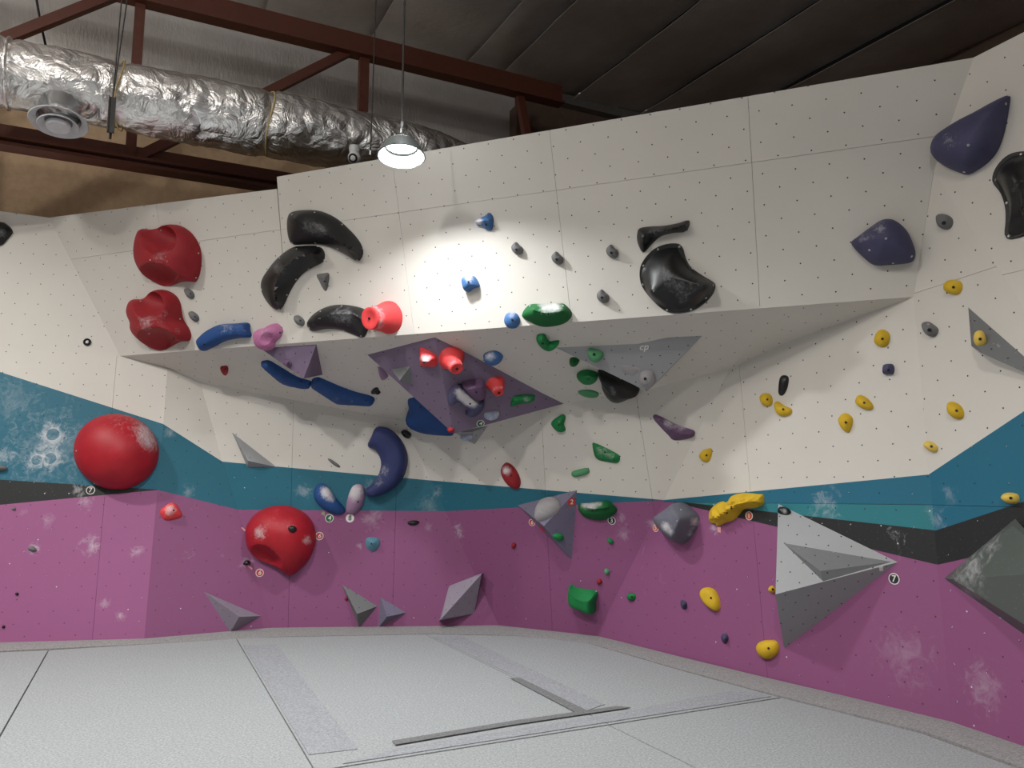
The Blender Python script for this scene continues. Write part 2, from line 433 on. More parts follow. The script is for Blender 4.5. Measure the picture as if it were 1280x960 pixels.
# centre walls
facet(w_cent, [b340, b625, hit(557, 639, P_W2a), B504, B250, hit(278, 577, P_W2a), hit(297, 637, P_W2a)], P_W2a,
      [(367, 500, 360, 788), (498, 530, 490, 788)], [], [(278, 577, 541, 600.7), (297, 637, 557, 639)], ('white_paint', 'blue_paint', 'purple_paint'))
facet(w_cent, [b625, b744, c830, B912, B818, B690, B504, hit(557, 639, P_W2b)], P_W2b,
      [(676, 500, 690, 780), (796, 500, 818, 640)], [], [(541, 600.7, 830, 625), (557, 639, 830, 625.2)], ('white_paint', 'blue_paint', 'purple_paint'))
ll = lambda x: lipL+(lipR-lipL)*np.clip(((hit(x, 445-74*(x-150)/992, P_U)-lipL)@unit(lipR-lipL))/np.linalg.norm(lipR-lipL), 0, 1)
L390, L616, L785, L980 = ll(390), ll(616), ll(785), ll(980)
B449 = hit(449, 515.6, P_W2a)
B449 = B250+(B504-B250)*(((B449-B250)@unit(B504-B250))/np.linalg.norm(B504-B250))
soffit(w_cent, [(lipL, B209, B250), (lipL, B250, B449), (lipL, B449, L390)])
soffit(w_cent, [(L390, B449, B504), (L390, B504, L616), (L616, B504, B690)])
soffit(w_cent, [(L616, B690, B818), (L616, B818, L785)])
soffit(w_cent, [(L785, B818, B912), (L785, B912, L980), (L980, B912, B984)])
soffit(w_cent, [(L980, B984, lipR)])
# right walls
P3 = [(830, 625, 1162, 593), (830, 627.5, 1163, 631), (830, 625, 1170, 663), (830, 625.2, 1172, 706)]
facet(w_right, [b744, b1190, lipR, B984, B912, c830], P_W3, [(925, 470, 960, 853)], [(830, 627.5, 1163, 631)],
      P3, ('white_paint', 'blue_paint_right', 'teal_paint', 'black_paint', 'purple_paint'))
dirR = unit(b1280-b1190); e4 = b1280+dirR*1.6; q385 = hit(1280, 385, P_W4)
d385 = q385+dirR*1.6+UP*(-.9)
facet(w_right, [b1190, e4, d385, q385, k1167, lipR], P_W4, [], [(1142, 367, 1246, 333), (1162, 631, 1280, 634)],
      [(1161, 593, 1280, 514), (1170, 663, 1280, 627), (1172, 706, 1280, 682)], ('white_paint', 'blue_paint_right', 'black_paint', 'purple_paint_right'))
q40 = hit(1280, 40, P_R)
facet(w_right, [k1167, q385, d385, d385+UP*3.0, q40+unit(q40-tR)*1.2, tR], P_R, [], [(1246, 345, 1290, 335)])

# ---------------------------------------------------------------- floor mats
fl = tag(empty('floor', (0, 3.5, -.3)), 'grey carpeted bouldering mats covering the gym floor', kind='structure')
bm = bmesh.new(); bm_box(bm, (0, 0, -.36), (14, 0, 0), (0, 14, 0), (0, 0, .05)); obj_bm('subfloor', bm, 'gym_concrete', fl)
e4_ = b1280+unit(b1280-b1190)*1.6; x4_ = e4_+np.array([-.94, -.33, 0])*.19
EDGE = [(-60, 818), (60, 813), (320, 797), (535, 793), (640, 795), (700, 799.5), (742, 806), (850, 838), (960, 868), (1152, 917), (1270, 960), proj(x4_)]
edge3 = [atz(x, y) for x, y in EDGE]
front = [np.array([2.95, .9, 0]), np.array([-6.5, .9, 0]), np.array([-6.5, 6.5, 0])]
poly = [np.array(p[:2]) for p in edge3+front]
if sum(poly[i][0]*poly[(i+1) % len(poly)][1]-poly[(i+1) % len(poly)][0]*poly[i][1] for i in range(len(poly))) < 0: poly = poly[::-1]
g2 = lambda x, y: atz(x, y)[:2]
LD = (g2(420, 960), g2(970, 873))
def slab(name, pl2, z0, z1, mat, parent, bev=0):
    bm = bmesh.new()
    f = bm.faces.new([bm.verts.new((p[0], p[1], z1)) for p in pl2])
    r = bmesh.ops.extrude_face_region(bm, geom=[f], use_keep_orig=True)
    bmesh.ops.translate(bm, verts=[g for g in r['geom'] if isinstance(g, bmesh.types.BMVert)], vec=(0, 0, z0-z1))
    bmesh.ops.recalc_face_normals(bm, faces=bm.faces[:])
    return obj_bm(name, bm, mat, parent)
back = clip(poly, *LD, 1, .009); frontp = clip(poly, *LD, -1, .009)
def cutlist(p, lines):
    cs = [p]
    for a, b, g in lines:
        cs = [r for c in cs for s in (1, -1) for r in [clip(c, a, b, s, g)] if r]
    return cs
for c in cutlist(back, [(g2(60, 814), g2(0, 920), .005), (g2(300, 806), g2(382, 944), .004), (g2(535, 795), g2(730, 890), .004)]): slab('mat', c, -.3, 0, 'carpet_grey', fl)
for c in cutlist(frontp, [(g2(764, 908), g2(870, 960), .005), (g2(200, 985), g2(150, 1080), .005)]): slab('mat', c, -.3, 0, 'carpet_grey', fl)
# carpeted edge strip between mats and wall
BASE = [(-60, 809), (180, 802.5), (336, 789), (535, 786), (625, 785.5), (640, 787), (744, 798.5), (850, 826), (960, 853.5), (1190, 908.5), (1283, 940), proj(e4_)]
EDG2 = [(-60, 818), (180, 806.5), (336, 797.4), (535, 793.3), (625, 794.8), (645, 795.6), (744, 807.4), (850, 838.6), (960, 868.5), (1154, 918.2), (1272, 961.5), proj(x4_)]
for grp in ([0, 1], [1, 2], [2, 3, 4], [4, 5, 6], [6, 7, 8, 9], [9, 10, 11]):
    bm = bmesh.new(); top = []
    for i in grp:
        a = atz(*BASE[i]); b = atz(*EDG2[i]); bb = b+unit(a-b)*.06; a = a+unit(a-b)*.03
        m = (a+bb)/2
        top.append([bm.verts.new((bb[0], bb[1], -.28)), bm.verts.new((bb[0], bb[1], -.002)), bm.verts.new((m[0], m[1], .022)), bm.verts.new((a[0], a[1], .025)), bm.verts.new((a[0], a[1], -.28))])
    for A, B in zip(top, top[1:]):
        for q in range(5): bm.faces.new((A[q], A[(q+1) % 5], B[(q+1) % 5], B[q]))
    bm.faces.new(top[0]); bm.faces.new(top[-1]); bmesh.ops.recalc_face_normals(bm, faces=bm.faces[:])
    obj_bm('edge_strip', bm, 'carpet_edge', fl, smooth=40)
def sheet(name, px, z, mat, label, cat, group=None, th=.003):
    o = slab(name, [g2(*p) for p in px], z-th, z, mat, None); tag(o, label, cat, group); return o
sheet('carpet_strip', [(304, 807), (346, 806), (447, 937), (386, 944)], .004, 'carpet_lilac', 'lilac grey carpet joining strip running from below the small grey volumes on the left', 'carpet strip', 'carpet joining strips')
sheet('carpet_strip', [(540, 796), (578, 796), (756, 881), (733, 889)], .004, 'carpet_lilac', 'lilac grey carpet joining strip running from the purple wall to the tape corner', 'carpet strip', 'carpet joining strips')
sheet('carpet_strip', [(500, 936), (786, 889), (920, 863), (964, 871.2), (428, 955.6)], .0045, 'carpet_lilac', 'lilac grey carpet joining strip running across the floor beside the long dark seam', 'carpet strip', 'carpet joining strips')
sheet('tape_strip', [(638, 849), (650, 848.5), (733, 889), (722, 893)], .008, 'tape_grey', 'short wide dark grey tape strip lying diagonally on the mats', 'tape', 'tape strips on the mats')
sheet('tape_strip', [(490, 928), (640, 903), (770, 884.5), (788, 886), (700, 899), (640, 908), (494, 933)], .0095, 'tape_grey', 'long thin grey tape strip running crosswise on the mats', 'tape', 'tape strips on the mats')

# ---------------------------------------------------------------- building shell
A_WALL = 9.0
ZJ = float(atA(700, 124, A_WALL)[2])
ceil_z = lambda a: ZJ-.06*(A_WALL-a)
def at_ceiling(px, py):
    r = ray(px, py); lo, hi = 1.0, 60.0
    for _ in range(50):
        m = (lo+hi)/2; p = CAM+r*m
        if p[2] > ceil_z(p@AX): hi = m
        else: lo = m
    return p
B_RIGHT = float(at_ceiling(1215, 62)@BX)
def wallbox(name, p, q, z0, z1, th, mat, parent=None, kind='structure', label=None):
    bm = bmesh.new(); p = np.array(p); q = np.array(q); d = unit(q-p); s = np.cross(d, UP)
    bm_box(bm, (p+q)/2+UP*(z0+z1)/2, (q-p)/2, s*th/2, UP*(z1-z0)/2)
    o = obj_bm(name, bm, mat, parent)
    if parent is None: tag(o, label, None, None, kind)
    return o
PIER = np.dot(atA(648, 150, A_WALL-.1), BX)
wb = wallbox('wall_back', AB(A_WALL+.1, -9), AB(A_WALL+.1, B_RIGHT), -.3, ZJ+.15, .2, 'brown_wall', label='brown building wall behind the climbing wall')
wallbox('block_section', AB(A_WALL-.01, PIER), AB(A_WALL-.01, B_RIGHT), 3.5, ZJ, .02, 'block_brown', wb)
wallbox('pier', AB(A_WALL-.12, PIER-.1), AB(A_WALL-.12, PIER+.12), 3.2, float(atA(648, 138, A_WALL-.1)[2]), .24, 'block_brown', wb)
wallbox('foil_lining', AB(A_WALL-.02, -9), AB(A_WALL-.02, PIER-.02), float(atA(200, 122, A_WALL)[2]), ZJ, .02, 'foil_sheet', wb)
wallbox('wall_side', AB(-6, B_RIGHT+.1), AB(A_WALL, B_RIGHT+.1), -.3, ZJ+.1, .2, 'block_brown', label='brown side wall of the building beyond the right climbing wall')
wallbox('trim_1', AB(A_WALL-.1, PIER+.1), AB(A_WALL-.1, B_RIGHT), ZJ-.13, ZJ, .12, 'grey_steel', label='grey steel purlin where ceiling meets the brown wall')
wallbox('trim_2', AB(-6, B_RIGHT-.05), AB(A_WALL-.2, B_RIGHT-.05), ceil_z(0)-.35, ceil_z(0)-.2, .08, 'block_brown', label='brown ledger beam along the side wall under the ceiling')
ce = tag(empty('ceiling', tuple(AB(3, 0, 6.1))), 'dark foil insulation sheets lining the roof', kind='structure')
edges = [-9, -7.6, -6.3, -5.1, -3.9, -2.7]
for px, py in [(705, 15), (800, 60), (985, 25), (1045, 76), (1150, 50)]:
    p = at_ceiling(px, py)
    edges.append(float(p@BX))
edges = sorted(e for e in edges if e < B_RIGHT-.3)
full = []
for e in edges:
    while full and e-full[-1] > 1.7: full.append(full[-1]+1.25)
    if not full or e-full[-1] > .5: full.append(e)
full.append(B_RIGHT)
for i, (e0_, e1_) in enumerate(zip(full, full[1:])):
    bm = bmesh.new(); NA, NB = 40, 8; grid = []
    tilt = .07+.05*((i*37) % 3)/2
    for ia in range(NA+1):
        a = -6+(A_WALL+6)*ia/NA; row = []
        for ib in range(NB+1):
            f = ib/NB; b = e0_-.04+(e1_-e0_+.08)*f
            sag = -.05*math.sin(math.pi*f)*(.5+mnoise.noise(Vector((a*.5, i*3.1, 0))))
            z = ceil_z(a)+sag+tilt*(f-.5)+.02*mnoise.noise(Vector((a*1.3, b*1.3, i)))
            row.append(bm.verts.new(tuple(AB(a, b, z))))
        grid.append(row)
    for ia in range(NA):
        for ib in range(NB): bm.faces.new((grid[ia][ib], grid[ia+1][ib], grid[ia+1][ib+1], grid[ia][ib+1]))
    r = bmesh.ops.extrude_face_region(bm, geom=bm.faces[:], use_keep_orig=True)
    bmesh.ops.translate(bm, verts=[g for g in r['geom'] if isinstance(g, bmesh.types.BMVert)], vec=(0, 0, .006))
    bmesh.ops.recalc_face_normals(bm, faces=bm.faces[:])
    obj_bm('foil_panel', bm, 'foil_sheet', ce, smooth=40)
bm = bmesh.new(); bm_box(bm, tuple(AB(1.5, (B_RIGHT-9)/2, ZJ+.35)), tuple(AX*7.7), tuple(BX*(B_RIGHT+9.2)/2), (0, 0, .05)); obj_bm('roof_deck', bm, 'gym_concrete', ce)

# ---------------------------------------------------------------- roof truss
A_T = 7.75
tr = tag(empty('roof_truss', tuple(atA(160, 190, A_T))), 'rust red steel roof truss behind the silver duct', 'truss')
def tp(x, y, a=A_T): return atA(x, y, a)
zb = (tp(0, 166)[2]+tp(300, 223)[2])/2; zt = (tp(320, 12)[2]+tp(640, 117)[2])/2
bL, bR = -8.5, PIER
def tab(b, z, a=A_T): return AB(a, b, z)
bm = bmesh.new(); bm_beam(bm, tab(bL, zb+.03), tab(bR, zb+.03), .03, .16); bm_beam(bm, tab(bL, zb-.05, A_T-.08), tab(bR, zb-.05, A_T-.08), .16, .025)
obj_bm('bottom_chord', bm, 'steel_red', tr)
bm = bmesh.new(); bm_beam(bm, tab(bL, zb-.11, A_T-.06), tab(bR, zb-.11, A_T-.06), .18, .03); obj_bm('bottom_flange', bm, 'steel_red', tr)
bm = bmesh.new(); bm_beam(bm, tab(bL, zt), tab(bR, zt), .12, .22); obj_bm('top_chord', bm, 'steel_red', tr)
bm = bmesh.new(); bm_beam(bm, tab(bL, zt-.13, A_T-.04), tab(bR, zt-.13, A_T-.04), .16, .025); obj_bm('top_flange', bm, 'steel_red', tr)
def web(p, q, w=.09):
    bm = bmesh.new(); bm_beam(bm, p, q, w, w*.9, upv=AX); obj_bm('web', bm, 'steel_red', tr)
bn = lambda x, y: float(tp(x, y)@BX)
bv1, bv2, be = bn(168, 120), bn(454, 110), bn(648, 128)
web(tab(bv1, zb), tab(bv1, zt)); web(tab(bv2, zb), tab(bv2, zt), .1)
web(tab(bv1+.05, zb), tab(bv2-.05, zt)); web(tab(bv1-.1, zt), tab(2*bv1-bv2, zb))
bend = bn(560, 190)
web(tab(be, zt-.05), tab(2*bv2-bv1, zb)); web(tab(2*bv1-bv2, zb), tab(2*bv1-bv2, zt))
# thin cable behind the duct on the left
bm = bmesh.new(); bm_tube(bm, [atA(44, -10, A_T+.1), atA(50, 25, A_T+.1), atA(60, 70, A_T+.1)], .012, 6)
tag(obj_bm('cable', bm, 'dark_plastic'), 'short black cable hanging behind the silver duct at the upper left', 'cable')

# ---------------------------------------------------------------- foil duct
A_D = 7.0
zc = np.mean([atA(0, 84, A_D)[2], atA(250, 140, A_D)[2], atA(400, 172, A_D)[2]])
R_D = .285
def dpt(b, th, rr): return AB(A_D, b, zc)+(-AX*math.cos(th)+UP*math.sin(th))*rr
duct = tag(empty('air_duct', tuple(AB(A_D, bn(200, 100), zc))), 'crinkled silver foil air duct hanging below the roof truss', 'duct')
bm = bmesh.new(); b_s, b_e = float(atA(-120, 60, A_D)@BX), float(atA(580, 196, A_D)@BX)
strapb = [float(atA(x, y, A_D)@BX) for x, y in ((12, 90), (150, 118), (334, 160))]
NB_, NT_ = 190, 40; rings = []
for i in range(NB_+1):
    b = b_s+(b_e-b_s)*i/NB_; row = []
    pinch = sum(math.exp(-((b-s)/.05)**2) for s in strapb)
    fe = max(0, (b-(b_e-.5))/.5)
    for j in range(NT_):
        th = 2*math.pi*j/NT_
        q = Vector((b*3.2, math.cos(th)*1.5, math.sin(th)*1.5))
        w = mnoise.noise(q)*.018+mnoise.noise(q*2.7)*.012+abs(mnoise.noise(q*6))*.012
        belly = .012*math.sin(b*2.1)
        row.append(bm.verts.new(tuple(dpt(b, th, (R_D+belly+w-.022*pinch)*(1-.35*fe)))))
    rings.append(row)
for A, B in zip(rings, rings[1:]):
    for j in range(NT_): bm.faces.new((A[j], A[(j+1) % NT_], B[(j+1) % NT_], B[j]))
bm.faces.new(rings[0]); bm.faces.new(rings[-1]); bmesh.ops.recalc_face_normals(bm, faces=bm.faces[:])
obj_bm('duct_sleeve', bm, 'foil_duct', duct, smooth=28)
for s in strapb[1:]:
    bm = bmesh.new(); prof = [dpt(s+.03*math.sin(t*2), t, R_D+.004) for t in [2*math.pi*q/40 for q in range(41)]]
    bm_tube(bm, prof, .006, 6, False); obj_bm('strap', bm, 'twine', duct, smooth=60)
bm = bmesh.new(); prof = [dpt(strapb[0], t, R_D-.008) for t in [2*math.pi*q/40 for q in range(41)]]; bm_tube(bm, prof, .012, 6, False); obj_bm('joint_band', bm, 'foil_duct', duct, smooth=60)
# round diffuser under the duct
bD = float(atA(77, 135, A_D)@BX); dc = AB(A_D-.10, bD, zc-R_D+.03); dax = unit(np.array([0, 0, -1.0])-AX*.20)
bm = bmesh.new(); bm_lathe(bm, dc, dax, [(.15, -.06), (.155, .07), (.185, .11), (.18, .115), (.145, .07), (.14, -.06)], 36, True)
dif = obj_bm('diffuser_collar', bm, 'galvanised', duct, smooth=35)
for r0_, r1_, h0, h1 in ((.165, .215, .095, .13), (.105, .150, .12, .165), (.0, .09, .155, .18)):
    bm = bmesh.new()
    if r0_ > 0: bm_lathe(bm, dc, dax, [(r0_, h0), (r1_, h1), (r1_-.004, h1+.008), (r0_-.006, h0+.008)], 40, True)
    else: bm_lathe(bm, dc, dax, [(0, h0), (.09, h0+.004), (r1_, h1), (r1_*.9, h1+.010), (0, h1+.012)], 40)
    obj_bm('diffuser_ring', bm, 'vent_white', dif, smooth=35)
# hangers
h0 = atA(141, 122, A_D-.33); hb = float(h0@BX)
hg = tag(empty('duct_hanger', tuple(h0)), 'dark steel channel and two wires holding up the silver duct', 'hanger')
bm = bmesh.new()
h1 = atA(138, 166, A_D-.33)
bm_beam(bm, h0, h1, .05, .02, AX); bm_beam(bm, h0+BX*.022-AX*.015, h1+BX*.022-AX*.015, .008, .03, AX); bm_beam(bm, h0-BX*.022-AX*.015, h1-BX*.022-AX*.015, .008, .03, AX)
obj_bm('channel', bm, 'rod_steel', hg)
for x in (152, 159):
    bm = bmesh.new(); p2 = atA(x, 0, A_D-.33); p2 = h0+(p2-h0)*((6.0-h0[2])/(p2[2]-h0[2])); bm_tube(bm, [h0, p2], .006, 6); obj_bm('wire', bm, 'rod_steel', hg)
bm = bmesh.new(); bm_tube(bm, [h1, h1-UP*.05], .012, 6); obj_bm('rod_end', bm, 'dark_plastic', hg)
p0 = atA(463, 190, A_D-.3); p1 = atA(470, 0, A_D-.3); p1 = p0+(p1-p0)*((6.05-p0[2])/(p1[2]-p0[2]))
hr = tag(empty('hanger_rod', tuple(p0)), 'thin threaded rod hanging left of the pendant lamp in front of the duct', 'rod')
bm = bmesh.new(); bm_tube(bm, [p0, p1], .006, 6); obj_bm('rod', bm, 'rod_steel', hr)
bm = bmesh.new(); bm_tube(bm, [p0-UP*.03, p0+UP*.01], .014, 6); obj_bm('nut', bm, 'galvanised', hr)
# security camera
cpos = atA(443, 197, A_D-.45); cdir = unit(CAM-cpos+np.array([-2.0, 0, -.5]))
sc = tag(empty('security_camera', tuple(cpos)), 'small white ball camera below the end of the silver duct', 'camera')
cm = cpos+UP*.075
bm = bmesh.new(); bm_lathe(bm, cm, UP, [(0, -.05), (.035, -.045), (.048, -.02), (.05, .01), (.045, .03), (0, .035)], 20); obj_bm('mount', bm, 'white_plastic', sc, smooth=50)
bm = bmesh.new(); bmesh.ops.create_uvsphere(bm, u_segments=20, v_segments=12, radius=.058); bmesh.ops.translate(bm, verts=bm.verts, vec=tuple(cpos)); obj_bm('camera_ball', bm, 'white_plastic', sc, smooth=60)
bm = bmesh.new(); bm_lathe(bm, cpos, cdir, [(.04, .03), (.04, .05), (.0, .055)], 20); obj_bm('lens', bm, 'dark_plastic', sc, smooth=40)
bm = bmesh.new(); bm_tube(bm, [cm, cm+UP*.1+AX*.16], .02, 8); obj_bm('bracket', bm, 'grey_steel', sc)

# ---------------------------------------------------------------- pendant lamps
def pendant(loc, watts, label, tilt=(0, 0), cable_top=6.0, group='pendant lamps', color=(.95, .98, 1.0), up=None):
    loc = np.array(loc, float)
    root = tag(empty('pendant_lamp', tuple(loc)), label, 'lamp', group)
    ax = unit(np.array([tilt[0], tilt[1], -1.0]))
    bm = bmesh.new(); bm_lathe(bm, loc, ax, [(.112, -.005), (.158, .085), (.163, .088), (.156, .092), (.106, .004)], 40, True); obj_bm('shade', bm, 'lamp_shell', root, smooth=35)
    bm = bmesh.new(); bm_lathe(bm, loc, ax, [(.1055, .006), (.1545, .091)], 40); obj_bm('dark_liner', bm, 'dark_liner_skin', root, smooth=60)  # inner skin coloured near black so the lit shade does not burn out
    bm = bmesh.new(); bm_lathe(bm, loc, ax, [(0, -.05), (.03, -.048), (.045, -.03), (.10, -.015), (.113, .0), (.10, .002), (0, .0)], 32); obj_bm('housing', bm, 'lamp_shell', root, smooth=35)
    bm = bmesh.new(); bm_lathe(bm, loc, ax, [(.108, .004), (.10, .010), (0, .013)], 32); obj_bm('diffuser', bm, 'lamp_glow_and_fill', root, smooth=35)
    bm = bmesh.new(); bm_tube(bm, [loc-ax*.085, (loc[0], loc[1], cable_top)], .007, 6); obj_bm('cable', bm, 'rod_steel', root)
    bm = bmesh.new(); bm_lathe(bm, loc-ax*.10, UP, [(0, -.02), (.016, -.015), (.016, .015), (0, .02)], 12); obj_bm('hook', bm, 'galvanised', root)
    ld = bpy.data.lights.new('lamp_light', 'AREA'); ld.shape = 'DISK'; ld.size = .19; ld.energy = watts; ld.color = color
    lo = bpy.data.objects.new('lamp_light', ld); COL.objects.link(lo); lo.parent = root
    gd = bpy.data.lights.new('lamp_glow_and_fill', 'POINT'); gd.shadow_soft_size = .07; gd.energy = watts*(UPFILL if up is None else up); gd.color = color     # added fill above the opaque housing, brightens ceiling and back wall
    go = bpy.data.objects.new('lamp_glow_and_fill', gd); COL.objects.link(go); go.parent = root; go.location = tuple(-ax*.17)
    lo.location = tuple(ax*.018); lo.rotation_euler = Vector(tuple(ax)).to_track_quat('-Z', 'Y').to_euler()
PL = att(502, 181, 5.22)
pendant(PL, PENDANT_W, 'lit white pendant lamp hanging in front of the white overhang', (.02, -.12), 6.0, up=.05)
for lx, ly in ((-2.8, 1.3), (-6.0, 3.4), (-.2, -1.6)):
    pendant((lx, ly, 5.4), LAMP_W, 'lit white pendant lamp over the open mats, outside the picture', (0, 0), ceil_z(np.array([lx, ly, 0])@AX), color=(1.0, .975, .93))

# ---------------------------------------------------------------- holds
def catmull(pts, n, closed=True):
    pts = [np.array(p, float) for p in pts]; m = len(pts); dense = []
    rng = range(m) if closed else range(m-1)
    for i in rng:
        g = (lambda j: pts[j % m]) if closed else (lambda j: pts[min(max(j, 0), m-1)])
        p0, p1, p2, p3 = g(i-1), g(i), g(i+1), g(i+2)
        for t in np.linspace(0, 1, 8, endpoint=False):
            dense.append(.5*(2*p1+(p2-p0)*t+(2*p0-5*p1+4*p2-p3)*t*t+(3*p1-p0-3*p2+p3)*t**3))
    if not closed: dense.append(pts[-1])
    d = np.array(dense+([dense[0]] if closed else [])); L = np.concatenate([[0], np.cumsum(np.linalg.norm(np.diff(d, axis=0), axis=1))])
    s = np.linspace(0, L[-1], n, endpoint=not closed)
    return [np.array([np.interp(q, L, d[:, 0]), np.interp(q, L, d[:, 1])]) for q in s]
def near_poly(p, poly):
    if len(poly) == 1: return poly[0]
    best = None
    for a, b in zip(poly, poly[1:]):
        ab = b-a; t = np.clip((p-a)@ab/max(1e-9, ab@ab), 0, 1); q = a+ab*t; d = np.linalg.norm(p-q)
        if best is None or d < best[0]: best = (d, q)
    return best[1]
PROF = {
 'dome': lambda q: math.sqrt(max(0, 1-q*q)),
 'soft': lambda q: (1-q*q),
 'ridge': lambda q: (1-q)**.85,
 'crest': lambda q: .35*math.sqrt(max(0, 1-q*q))+.65*(1-q),
 'block': lambda q: (1-q**5)**.5 if q < 1 else 0,
 'pillow': lambda q: math.sqrt(max(0, 1-q**3.2)),
 'flange': lambda q: (0.10 if q > .86 else .10+.90*math.sin(min(1, (.86-q)/.86)*math.pi/2)**.9) if q < .985 else 0,
}
def T(tr, pts): return [np.array([tr[0]+p[0]/tr[2], tr[1]+p[1]/tr[2]]) for p in pts]
r1 = (0, 0, 4); r5 = (0, 240, 4); r6 = (320, 240, 4); r7 = (640, 240, 4); r8 = (960, 240, 4); r9 = (0, 480, 4); r10 = (320, 480, 4); r11 = (640, 480, 4); r12 = (960, 480, 4)
r13 = (0, 720, 4); r14 = (320, 720, 4); r15 = (640, 720, 4); r16 = (960, 720, 4)
zA = (450, 410, 8); zB = (550, 440, 8); zC = (320, 390, 8); zD = (660, 400, 8); zE = (640, 600, 8); zF = (960, 620, 4.8); zG = (1160, 620, 5.333); zH = (280, 620, 8)
yA = (150, 270, 8); yB = (150, 340, 8); yC = (1150, 110, 4.8); yD = (0, 480, 6.4); yE = (800, 600, 8); yH = (570, 250, 8); PX = (0, 0, 1)
bmb = bmesh.new(); bm_lathe(bmb, (0, 0, 0), (0, 0, 1), [(0, .004), (.0045, .004), (.005, .0065), (.0095, .0065), (.0105, .004), (.0105, -.02)], 10)
BOLT = bpy.data.meshes.new('bolt'); bmb.to_mesh(BOLT); bmb.free(); BOLT.materials.append(MATS['bolt_steel']); BOLT.shade_smooth(); BOLT.set_sharp_from_angle(angle=.6)
bmb = bmesh.new(); bm_lathe(bmb, (0, 0, 0), (0, 0, 1), [(0, .004), (.006, .0035), (.008, .001), (.008, -.01)], 8)
SCREW = bpy.data.meshes.new('screw'); bmb.to_mesh(SCREW); bmb.free(); SCREW.materials.append(MATS['screw_steel'])
BVHS = {}
def surface_plane(label, x, y):
    h = BVHS[label].ray_cast(Vector(tuple(CAM)), Vector(tuple(unit(ray(x, y))))); n = np.array(h[1])
    return (np.array(h[0]), n if n@ray(x, y) < 0 else -n)
def stick(px, bvh, mesh, name, parent, scale=1.0):
    r = ray(*px); h = bvh.ray_cast(Vector(tuple(CAM)), Vector(tuple(unit(r))))
    if h[0] is None: return
    o = bpy.data.objects.new(name, mesh); link(o, parent)
    n = h[1] if h[1].dot(Vector(tuple(-r))) > 0 else -h[1]
    o.location = h[0]-wloc(parent); o.rotation_euler = n.to_track_quat('Z', 'Y').to_euler(); o.scale = (scale,)*3
def body(root_name, bm, mat, origin, pl, smooth):
    return obj_bm(root_name, bm, mat, None, origin, smooth)
def hold(label, mat, tr, pts, h, prof='dome', ridge=None, bolts=None, screws=(), chalk=(), dust=.0, group=None, name='climbing_hold', cat='hold',
         pl=None, hfun=None, n=None, rings=None, smooth=35, bscale=1.0, lift=0.0):
    out = T(tr, pts); cen = sum(out)/len(out)
    if pl is None:
        c = cast(*cen); pl = c[1] if c else P_W0
    ext = max(np.ptp([p[0] for p in out]), np.ptp([p[1] for p in out]))
    n = n or (56 if ext > 40 else 36 if ext > 18 else 24); rings = rings or (16 if ext > 40 else 9 if ext > 18 else 6)
    ol = catmull(out, n)
    rd = T(tr, ridge) if ridge else [cen]
    if len(rd) > 2: rd = catmull(rd, 14, False)
    nn = pl[1]
    rd = [np.array(proj(hit(p[0], p[1], pl, h*.9)-nn*h*.9)) for p in rd] if ridge else rd
    bm = bmesh.new(); lay = bm.verts.layers.float.new('chalk'); R = []
    if len(rd) > 1: return hold_cdt(locals())
    qs = [1.0]+[math.cos(math.pi/2*(j/rings))*.995 for j in range(1, rings)]+[0.0] if prof in ('dome', 'pillow', 'block') else [1-j/rings for j in range(rings+1)]
    if prof in ('block', 'flange'): qs = sorted(set(qs+[.985, .95, .9, .86, .84]), reverse=True)
    cts = [(T(tr, [(c[0], c[1])])[0], c[2]/tr[2], c[3]) for c in chalk]
    f = PROF[prof]
    base0 = [bm.verts.new(tuple(hit(p[0], p[1], pl)-nn*.006)) for p in ol]
    for q in qs:
        ring = []
        for p in ol:
            c = near_poly(p, rd); px = c+(p-c)*q
            b3 = hit(px[0], px[1], pl); hh = h*f(q)+lift
            ap = proj(b3+nn*hh)
            if hfun: hh = hfun(((ap[0]-tr[0])*tr[2], (ap[1]-tr[1])*tr[2]), hh, h, q)
            v = bm.verts.new(tuple(b3+nn*hh))
            ch = dust
            for cc, rr, am in cts: ch += am*math.exp(-((ap[0]-cc[0])**2+(ap[1]-cc[1])**2)/(rr*rr))
            v[lay] = ch; ring.append(v)
        R.append(ring)
    R = [base0]+R
    for A, B in zip(R, R[1:]):
        for i in range(n):
            try: bm.faces.new((A[i], A[(i+1) % n], B[(i+1) % n], B[i]))
            except ValueError: pass
    bm.faces.new(R[0][::-1])
    bmesh.ops.remove_doubles(bm, verts=bm.verts[:], dist=2e-4)
    bmesh.ops.holes_fill(bm, edges=[e for e in bm.edges if len(e.link_faces) == 1])
    bmesh.ops.recalc_face_normals(bm, faces=bm.faces[:])
    bvh = BVHTree.FromBMesh(bm)
    org = hit(cen[0], cen[1], pl)
    o = obj_bm(name, bm, mat, None, org, smooth); tag(o, label, cat, group); BVHS[label] = bvh
    if bolts is None: bolts = [tuple((np.array(proj(hit(cen[0], cen[1], pl, h*.9)))-np.array(tr[:2]))*tr[2])] if h > 0 else []
    for b in bolts: stick(T(tr, [b])[0], bvh, BOLT, 'bolt', o, bscale*.75)
    for b in screws: stick(T(tr, [b])[0], bvh, SCREW, 'screw', o, 1.0)
    return o
def seg_dist(P, A, B):
    AB_ = B-A; t = np.clip(((P[:, None]-A[None])*AB_[None]).sum(2)/np.maximum(1e-9, (AB_**2).sum(1))[None], 0, 1)
    return np.linalg.norm(P[:, None]-(A[None]+AB_[None]*t[:, :, None]), axis=2).min(1)
